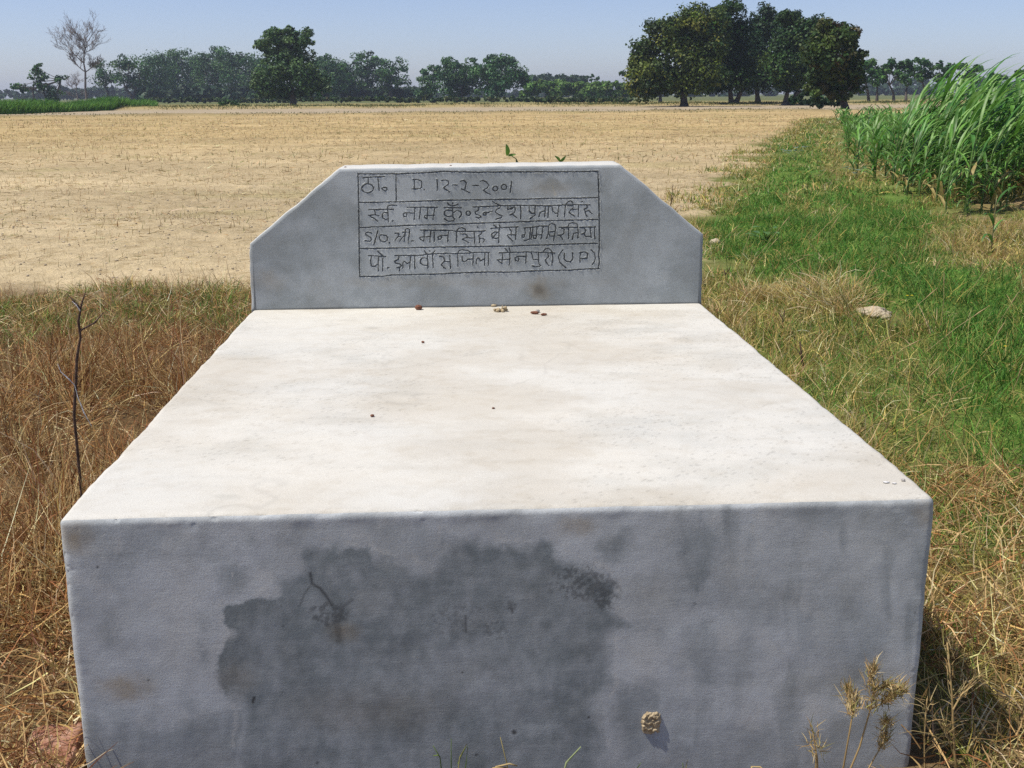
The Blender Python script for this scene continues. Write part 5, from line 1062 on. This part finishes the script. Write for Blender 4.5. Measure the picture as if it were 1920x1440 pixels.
# brick
def rbox(lo_, hi_, r, n, seed, amp):
    V = []; Fq = []; lo_, hi_ = np.array(lo_), np.array(hi_)
    def lines(i): return np.concatenate([[lo_[i], lo_[i]+r*0.4, lo_[i]+r], np.linspace(lo_[i]+r, hi_[i]-r, n)[1:-1], [hi_[i]-r, hi_[i]-r*0.4, hi_[i]]])
    for ax in range(3):
        i, j = [(1, 2), (2, 0), (0, 1)][ax]
        for sgn in (0, 1):
            a, b = lines(i), lines(j); A_, B_ = np.meshgrid(a, b); P_ = np.zeros((A_.size, 3)); P_[:, i] = A_.ravel(); P_[:, j] = B_.ravel(); P_[:, ax] = hi_[ax] if sgn else lo_[ax]
            o_ = sum(len(v) for v in V); q = np.clip(P_, lo_+r, hi_-r); d = P_-q; d /= np.linalg.norm(d, axis=1)[:, None]+1e-9
            V.append(q+d*(r+amp*(fbm(P_[:, 0]*30, P_[:, 1]*30, P_[:, 2]*30, seed=seed, oct=3)-0.5)[:, None])); Fq.append(grid_faces(len(a), len(b), o_, not sgn))
    return np.vstack(V), np.vstack(Fq)
pb = gp(92, 1415, 0.05)
br = thing('brick', 'worn reddish brick lying in the straw at the lower left', 'brick', (pb[0], pb[1], float(ground_z(pb[:1], pb[1:2])[0])+0.012)); br.rotation_euler = (0.05, -0.04, math.radians(8))
V, Fb = rbox((-0.054, -0.115, -0.03), (0.054, 0.110, 0.038), 0.009, 30, 161, 0.02)
fr_ = (np.abs(V[:, 0]) < 0.034) & (np.abs(V[:, 1]) < 0.08) & (V[:, 2] > 0.04); V[fr_, 2] -= 0.007
obj('body', mesh('body', V, Fb, None, True), M_BRICK, br)

# mud nest on the front face: ridged cells of dried mud
cN = py(1221, 1355, 0.0)
nn_ = 44; a = np.linspace(-1, 1, nn_); A, B = np.meshgrid(a, a); w_, h_ = 0.0205, 0.0255
rr = np.maximum(np.abs(A)**3.2+np.abs(B)**3.2, 0)**(1/3.2)+(fbm(A*2.2, B*2.2, seed=171)-0.5)*0.35
ridge = np.abs(np.sin((B*0.9+1.5*(fbm(A*1.7+2, B*1.7, seed=173, oct=3)-.5))*math.pi*2.0+0.6))
H_ = 0.65*sstep(1.02, 0.72, rr)*(0.007+0.006*ridge+0.004*(fbm(A*5, B*5, seed=172)-0.5)+0.002*sstep(0.3, 1, B))
V = np.c_[cN[0]+(A*w_*1.1).ravel(), (-H_+0.0025).ravel(), cN[2]+(B*h_*1.1).ravel()]
obj('mud_nest', mesh('mud_nest', V, grid_faces(nn_, nn_), None, True), M_MUD, None, 'small ridged mud wasp nest stuck on the front face of the grave', 'nest')

# litter on the slab
zt = TH+0.002
def pebble(name, u, v, size, sq, mat, label, cat, seed, dz=0.0, rz=0.0):
    p = gp(u, v, zt); V, Fb = blob(size, seed, 2, 0.22, 1.6, sq); c_, s_ = math.cos(rz), math.sin(rz)
    V = V@np.array([[c_, s_, 0], [-s_, c_, 0], [0, 0, 1]]); V[:, 2] -= V[:, 2].min()
    return obj(name, mesh(name, V, Fb, None, True), mat, None, label, cat, None, None, (float(p[0]), float(p[1]), zt+dz-0.002))
pebble('seed', 785, 580, 0.013, (1.1, 0.9, 0.8), M_SEED, 'round brown seed left of centre at the foot of the headstone', 'seed', 181)
mb = MB(); r3 = np.random.default_rng(182); p = gp(939, 583, zt)
for k in range(34):
    V, Fb = blob(r3.uniform(0.003, 0.0075), 300+k, 2, 0.4, 2.4); mb.add(V+np.array([r3.normal(0, 0.010), r3.normal(0, 0.007), abs(r3.normal(0.004, 0.007))]), Fb)
obj('mud_lump', mb.me('mud_lump'), M_MUD, None, 'crumbly tan mud lump at the foot of the headstone', 'mud', None, None, (float(p[0]), float(p[1]), TH))
pebble('mud_crumb', 926, 574, 0.007, (1.5, 1, 0.7), M_MUD, 'tiny mud crumb just left of the tan mud lump', 'mud', 183)
pebble('seed_pod', 1003, 588, 0.010, (1.7, 0.7, 0.6), M_SEED, 'longer dark brown pod piece right of the tan mud lump', 'seed pod', 184, rz=-0.35)
pebble('seed_pod', 1020, 591, 0.008, (1.6, 0.6, 0.6), M_SEED, 'shorter brown pod piece furthest right at the headstone foot', 'seed pod', 185, rz=0.1)
pebble('crumb', 1008, 585, 0.007, (1.2, 1, 0.9), M_STONE, 'pale crumb lying between the two brown pod pieces', 'crumb', 186)
pebble('crumb', 793, 642, 0.0045, (1.2, 1, 0.8), M_SEED, 'dark brown speck on the slab below the round seed', 'crumb', 187)
pebble('crumb', 698, 780, 0.0045, (1.2, 1, 0.7), M_SEED, 'brown speck on the left middle of the slab', 'crumb', 188)
pebble('crumb', 925, 765, 0.003, (1.4, 1, 0.7), M_SEED, 'tiny dark speck near the middle of the slab', 'crumb', 189)
pebble('pebble', 1693, 901, 0.0045, (1.1, 0.8, 0.8), M_STONE, 'small white pebble near the front right corner of the slab', 'pebble', 190)
def droppings(u, v, r, label, seed):
    p = gp(u, v, zt); V, Fb = blob(r, seed, 2, 0.4, 2.0, (1.7, 1.1, 0.12)); 
    obj('dropping', mesh('dropping', V, Fb, None, True), M_WEB, None, label, 'bird dropping', None, None, (float(p[0]), float(p[1]), zt+0.0005))
droppings(1661, 904, 0.0042, 'larger white bird dropping left of the white pebble on the slab', 191)
droppings(1676, 906, 0.003, 'smaller white bird dropping closest to the white pebble', 192)
pp = py(765, 306, TL+HS_T*0.45)
ztp = lambda xx: float(np.interp(xx, [xl2, xr2], [zl2, zr2]))
for u, lab, sd in ((845, 'dark speck on top of the headstone near its middle', 193), (647, 'dark speck on top of the headstone near its left corner', 194)):
    q = py(u, 312, TL+0.05); V, Fb = blob(0.004, sd, 1, 0.2, 1.5, (1.3, 1, 0.7))
    obj('crumb', mesh('crumb', V, Fb, None, True), M_SEED, None, lab, 'crumb', None, None, (float(q[0]), TL+0.06, ztp(q[0])+0.001))

# green weed behind the headstone
YW = TL+HS_T+0.22
def weed(name, label, ub, vb, leaves, stems, Y_):
    b = py(ub, vb, Y_); b = np.array([b[0], Y_, 0.0]); t = thing(name, label, 'weed', b)
    for pts, r in stems:
        P = [py(u, v, Y_) for u, v in pts]; P[0][2] = min(P[0][2], 0.0) if pts[0][1] >= vb else P[0][2]
        V, Fb = tube(P, np.linspace(r, r*0.5, len(P)), 5); mb = MB(); mb.add(V-b, Fb, np.array([0.10, 0.16, 0.04])); obj('stem', mb.me('stem', True), M_CROP, t)
    for (u0, v0, u1, v1, wd, cc) in leaves:
        A_, B_ = py(u0, v0, Y_), py(u1, v1, Y_-0.03); ax = B_-A_; ln = np.linalg.norm(ax); ax /= ln
        sd = np.cross(ax, [0.25, -1, 0.2]); sd /= np.linalg.norm(sd); up = np.cross(sd, ax); V = []; 
        for k in range(8):
            tt = k/7; ww = wd*0.5*math.sin(math.pi*min(1, tt*0.93+0.05))**0.75; c_ = A_+ax*ln*tt+up*0.12*ln*math.sin(math.pi*tt)
            V += [c_-sd*ww+up*ww*0.35, c_, c_+sd*ww+up*ww*0.35]
        q = [(k*3+j, k*3+j+1, k*3+j+4, k*3+j+3) for k in range(7) for j in (0, 1)]
        mb = MB(); mb.add(np.array(V)-b, np.array(q), np.array(cc)); obj('leaf', mb.me('leaf', True), M_CROP, t)
G1, G2 = (0.12, 0.24, 0.04), (0.16, 0.30, 0.05)
weed('weed', 'green weed with one broad upright leaf peeping over the headstone', 966, 575, [(951, 292, 949, 270, 0.020, G1), (953, 292, 968, 290, 0.010, G2)], [([(972, 575), (974, 400), (968, 298), (953, 288)], 0.004), ([(968, 300), (972, 306)], 0.003)], YW)
weed('weed', 'two small green leaves peeping over the headstone top right of centre', 1050, 575, [(1050, 303, 1040, 292, 0.012, G2), (1050, 303, 1061, 292, 0.012, G2)], [([(1050, 575), (1052, 400), (1050, 302)], 0.003)], YW)

# dry branching weed in front of the grave, lower right
def tufted(name, label, base_uv, Y_, stems, tuft_n, tl, cols, seed):
    r_ = np.random.default_rng(seed); b = py(*base_uv, Y_); b = np.array([b[0], Y_, 0.0]); t = thing(name, label, 'dry weed', b); mbt = MB()
    for pts, rad in stems:
        P = [py(u, v, Y_+r_.normal(0, 0.012)) for u, v in pts]
        if pts[0][1] > 1440: P[0] = np.array([P[0][0], Y_, 0.0])
        V, Fb = tube(P, np.linspace(rad, rad*0.55, len(P)), 5); mb = MB(); mb.add(V-b, Fb, np.array(cols[0])); obj('stem', mb.me('stem', True), M_GRASS, t)
        top = P[-1]; dr = P[-1]-P[-2]; dr /= np.linalg.norm(dr)
        n = tuft_n; d = r_.normal(0, 0.5, (n, 3))+dr*0.8+np.array([0, 0, 0.35]); d /= np.linalg.norm(d, axis=1)[:, None]
        sl_ = np.linalg.norm(P[-1]-P[-2]); pos = top-dr*(r_.random((n, 1))**1.5)*max(sl_, tl)*1.2+r_.normal(0, 0.005, (n, 3)); az = np.arctan2(d[:, 1], d[:, 0]); le = np.arccos(np.clip(d[:, 2], -1, 1))
        cc = np.array(cols)[r_.integers(len(cols), size=n)]*np.exp(r_.normal(0, 0.2, (n, 1)))
        V, q, c_ = blades(pos, r_.uniform(0.35, 1.0, n)*tl, np.full(n, 0.0019), az, le, r_.normal(0.3, 0.5, n), cc, 4, 0.03); mbt.add(V-b, q, c_)
    obj('dry_leaves', mbt.me('dry_leaves'), M_GRASS, t)
DRY = [(0.46, 0.33, 0.15), (0.56, 0.44, 0.22), (0.34, 0.22, 0.09), (0.30, 0.28, 0.09)]
tufted('dry_weed', 'dry branching straw coloured weed before the front right of the grave', (1585, 1470), -0.10,
       [([(1565, 1470), (1588, 1400), (1600, 1330), (1603, 1310)], 0.0021), ([(1580, 1470), (1612, 1400), (1632, 1330), (1640, 1290)], 0.0022), ([(1632, 1330), (1655, 1318), (1672, 1305)], 0.0017), ([(1640, 1290), (1634, 1268), (1636, 1255)], 0.002), ([(1655, 1318), (1682, 1300), (1692, 1292)], 0.0018),
        ([(1605, 1460), (1640, 1420), (1655, 1395), (1660, 1380)], 0.0019), ([(1600, 1335), (1592, 1310), (1590, 1292)], 0.002), ([(1655, 1395), (1662, 1365), (1662, 1352)], 0.002), ([(1640, 1290), (1655, 1290), (1668, 1285)], 0.0018)], 120, 0.034, DRY, 201)
tufted('dry_weed', 'smaller dry weed left of the branching weed at the grave foot', (1530, 1470), -0.09,
       [([(1530, 1470), (1532, 1420), (1526, 1385), (1522, 1360)], 0.002), ([(1535, 1470), (1530, 1410), (1518, 1395)], 0.002), ([(1526, 1385), (1534, 1400), (1542, 1402)], 0.0014)], 24, 0.032, DRY, 202)
tufted('dry_weed', 'dry brown weed in the shade beside the front right corner', (1780, 1480), -0.02,
       [([(1790, 1500), (1789, 1400), (1785, 1300), (1776, 1205)], 0.003), ([(1787, 1330), (1810, 1290), (1830, 1270)], 0.002), ([(1795, 1480), (1780, 1390), (1770, 1360)], 0.002), ([(1730, 1480), (1733, 1380), (1738, 1310)], 0.002)], 40, 0.06, DRY, 203)
GREENW = [(0.16, 0.22, 0.06), (0.30, 0.28, 0.10), (0.12, 0.18, 0.05)]
def sprig(label, pts_list, Y_, cols, seed, r=0.0016):
    r_ = np.random.default_rng(seed); b = py(*pts_list[0][0], Y_); b = np.array([b[0], Y_, 0.0]); t = thing('grass_sprig', label, 'grass', b)
    for pts in pts_list:
        P = [py(u, v, Y_+r_.normal(0, 0.006)) for u, v in pts]
        if pts[0][1] > 1440: P[0][2] = 0.0
        V, Fb = tube(P, np.linspace(r, r*0.45, len(P)), 4); mb = MB(); mb.add(V-b, Fb, np.array(cols[r_.integers(len(cols))])); obj('stalk', mb.me('stalk', True), M_GRASS, t)
sprig('thin green sprig of forked stalks before the middle of the grave front', [[(850, 1470), (846, 1435), (846, 1385)], [(850, 1465), (862, 1420), (875, 1395)], [(862, 1470), (874, 1430), (877, 1398)], [(835, 1470), (825, 1420), (812, 1398)], [(822, 1416), (812, 1417)], [(858, 1432), (866, 1415), (874, 1400)]], -0.08, GREENW, 211)
sprig('single slanting pale grass blade right of the forked sprig', [[(1040, 1475), (1062, 1430), (1089, 1400)]], -0.08, [(0.34, 0.40, 0.2)], 212, 0.0035)
sprig('thin leaning grass stalk left of the slanting pale blade', [[(962, 1470), (950, 1430), (938, 1382)]], -0.08, [(0.36, 0.3, 0.12)], 213)
sprig('tiny green tuft below the mud nest', [[(1280, 1470), (1286, 1440), (1289, 1425)], [(1276, 1470), (1281, 1442), (1280, 1430)], [(1190, 1470), (1195, 1440), (1202, 1430)]], -0.08, GREENW, 214)
sprig('golden straw curl at the foot of the grave front centre', [[(905, 1450), (930, 1438), (955, 1432), (970, 1436)], [(900, 1452), (925, 1440), (950, 1439)], [(1395, 1455), (1410, 1437), (1425, 1438), (1435, 1447)]], -0.09, [(0.55, 0.42, 0.2)], 215, 0.003)
# long single straws standing out of the grass on the right
r_ = np.random.default_rng(31)
stalks = [((1518, 470), (1588, 386)), ((1528, 482), (1570, 410)), ((1665, 468), (1694, 408)), ((1708, 455), (1750, 418)), ((1410, 500), (1475, 412)), ((1420, 495), (1455, 450)), ((1465, 528), (1505, 485)), ((1340, 470), (1382, 425)), ((1388, 490), (1415, 410)),
          ((1735, 668), (1845, 580)), ((1640, 545), (1665, 512)), ((1650, 560), (1672, 520)), ((1690, 620), (1752, 545)), ((1805, 590), (1858, 490)), ((1740, 560), (1762, 490)), ((1860, 640), (1905, 555)), ((1700, 760), (1760, 690)), ((1830, 700), (1880, 610)), ((1500, 430), (1530, 395)), ((1455, 500), (1520, 478)),
          ((1600, 590), (1640, 500)), ((1760, 640), (1770, 520)), ((1660, 690), (1720, 640)), ((1890, 760), (1915, 690)), ((1475, 440), (1480, 410))]
where = ['between headstone and crop', 'on the grassy bund']
order = sorted(range(len(stalks)), key=lambda i: stalks[i][1][0])
for rank, i in enumerate(order):
    (u0, v0), (u1, v1) = stalks[i]
    b = gp(u0, v0); b[2] = float(ground_z(b[:1], b[1:2])[0]); A_ = b.copy(); B_ = py(u1, v1, b[1]-0.05); Mx = (A_+B_)/2+np.array([0.01, 0, 0.02])
    t = thing('grass_stalk', 'long thin golden grass stalk leaning right out of the bund grass', 'grass stalk', b, 'long golden stalks in the bund grass')
    rad = 0.0013+0.0003*np.linalg.norm(b[:2])/2.5
    V, Fb = tube([A_, Mx, B_], [rad, rad*0.9, rad*0.6], 4); mb = MB(); mb.add(V-b, Fb, np.array((0.52, 0.42, 0.2))); obj('stem', mb.me('stem', True), M_GRASS, t)
    d = (B_-Mx)/np.linalg.norm(B_-Mx); V, Fb = tube([B_-d*0.06, B_-d*0.03, B_+d*0.03], [rad*0.8, rad*2.2, rad*0.4], 5); mb = MB(); mb.add(V-b, Fb, np.array((0.5, 0.38, 0.18))); obj('seed_head', mb.me('seed_head', True), M_GRASS, t)
# clods, twigs and a broad leaved weed beside the headstone
def ground_lump(name, u, v, size, sq, mat, label, cat, seed):
    p = gp(u, v); z = float(ground_z(p[:1], p[1:2])[0]); V, Fb = blob(size, seed, 3, 0.3, 2.2, sq)
    obj(name, mesh(name, V, Fb, None, True), mat, None, label, cat, None, None, (float(p[0]), float(p[1]), z+size*sq[2]*0.35))
ground_lump('soil_clod', 1341, 458, 0.055, (1.0, 0.9, 0.75), M_CLOD, 'pale round soil clod right beside the headstone shoulder', 'clod', 221)
mb = MB(); r3 = np.random.default_rng(222); p = SOILH; z = float(ground_z(p[:1], p[1:2])[0])
for k in range(90):
    rr_ = abs(r3.normal(0, 0.55)); an = r3.uniform(0, 6.28); V, Fb = blob(r3.uniform(0.008, 0.03)*(1.2-0.4*min(rr_, 1.5)), 400+k, 2, 0.45, 2.2, (1.2, 1.1, 0.6))
    mb.add(V+np.array([math.cos(an)*rr_*0.09, math.sin(an)*rr_*0.17-0.03, 0.045*math.exp(-rr_*rr_)]), Fb)
obj('soil_heap', mb.me('soil_heap'), M_CLOD, None, 'crumbly pale soil heap in the grass right of the headstone', 'soil heap', None, None, (float(p[0]), float(p[1]), z))
for (pts, lb, sd) in (([(1362, 535), (1360, 515), (1358, 505)], 'short dark dead twig standing right of the headstone foot', 1), ([(1465, 618), (1468, 600), (1471, 582)], 'dark upright twig in the dry grass right of the slab', 2), ([(1255, 395), (1259, 375), (1262, 345)], 'thin brown twig behind the sloping right shoulder of the headstone', 3), ([(1508, 700), (1503, 670), (1500, 640)], 'brown dead stalk close to the right slab edge', 4)):
    b = gp(*pts[0]); b[2] = float(ground_z(b[:1], b[1:2])[0])
    P = [b.copy()]+[py(u, v, b[1]) for u, v in pts[1:]]; V, Fb = tube(P, [0.007, 0.006, 0.003], 5); mb = MB(); mb.add(V-b, Fb)
    t = thing('dead_twig', lb, 'twig', b); obj('stem', mb.me('stem', True), M_STICK, t)
    M_ = P[1]; e = M_+np.array([0.03*(1 if sd % 2 else -1), 0.0, 0.05]); V, Fb = tube([M_, e], [0.004, 0.0015], 4); mb = MB(); mb.add(V-b, Fb); obj('side_twig', mb.me('side_twig', True), M_STICK, t)
def broad_weed(label, u, v, s, n, seed, cols):
    r2 = np.random.default_rng(seed); b = gp(u, v); b[2] = float(ground_z(b[:1], b[1:2])[0]); t = thing('broadleaf_weed', label, 'weed', b)
    for k in range(n):
        a = r2.uniform(0, 6.28); rr_ = s*r2.uniform(0.15, 0.75); hh = s*r2.uniform(0.3, 1.0); c_ = np.array([math.cos(a)*rr_, math.sin(a)*rr_, hh])
        mb = MB(); V, Fb = tube([np.zeros(3), c_*np.array([0.5, 0.5, 0.7]), c_], [0.004, 0.003, 0.002], 4); mb.add(V, Fb, np.array((0.10, 0.17, 0.05)))
        V, q, cc = ribbon(c_, a+r2.normal(0, 0.4), s*r2.uniform(0.45, 0.75), s*0.42, 0.3, 0.9, np.array(cols[k % len(cols)]), 5, 0.2); mb.add(V, q, cc); obj('leaf', mb.me('leaf', True), M_CROP, t)
broad_weed('pale green broad leaved weed in the grass near the headstone', 1436, 462, 0.16, 9, 5, [(0.13, 0.25, 0.07), (0.10, 0.20, 0.06)])
broad_weed('grey green thistly weed on the bund by the field edge', 1490, 300, 0.28, 9, 6, [(0.20, 0.26, 0.17), (0.16, 0.22, 0.12)])
broad_weed('flat grey green leafy weed on the bund below the crop', 1608, 338, 0.22, 6, 7, [(0.18, 0.24, 0.16), (0.14, 0.20, 0.10)])
for k, (u, v, lb) in enumerate(((1697, 602, 'pair of tiny yellow flowers in the green grass right of the soil heap'), (1880, 694, 'tiny yellow flower near the right picture edge'))):
    b = gp(u, v); b[2] = float(ground_z(b[:1], b[1:2])[0]); t = thing('yellow_flower', lb, 'flower', b); hh = 0.09
    for j in range(2 if k == 0 else 1):
        ox = j*0.03; mb = MB(); V, Fb = tube([np.array([ox*0.3, 0, 0]), np.array([ox, 0, hh])], [0.0015, 0.001], 4); mb.add(V, Fb, np.array((0.12, 0.2, 0.05))); obj('stem', mb.me('stem'), M_GRASS, t)
        mb = MB()
        for q in range(6):
            V, f4, cc = ribbon((ox, 0, hh), q*1.047, 0.011, 0.007, 0.3, 0.3, np.array((0.75, 0.58, 0.03)), 3, 0.1); mb.add(V, f4, cc)
        obj('petals', mb.me('petals'), M_GRASS, t)

# ================================================================== HAZE
hz = bpy.data.materials.new('haze'); n, out = nodes(hz)
pv = N(n, 'ShaderNodeVolumePrincipled'); pv.inputs['Color'].default_value = (0.78, 0.86, 1.0, 1); pv.inputs['Density'].default_value = 0.0003; pv.inputs['Anisotropy'].default_value = 0.2
L(n, pv, 0, out, 'Volume')
x0, x1, y0, y1, z0, z1 = -1600, 1600, -70, 3100, -2.0, 34.0
V = [(x0, y0, z0), (x1, y0, z0), (x1, y1, z0), (x0, y1, z0), (x0, y0, z1), (x1, y0, z1), (x1, y1, z1), (x0, y1, z1)]
obj('haze', mesh('haze', V, [(0, 3, 2, 1), (4, 5, 6, 7), (0, 1, 5, 4), (1, 2, 6, 5), (2, 3, 7, 6), (3, 0, 4, 7)]), hz, None, 'thin pale haze over the fields', 'haze', None, 'stuff')
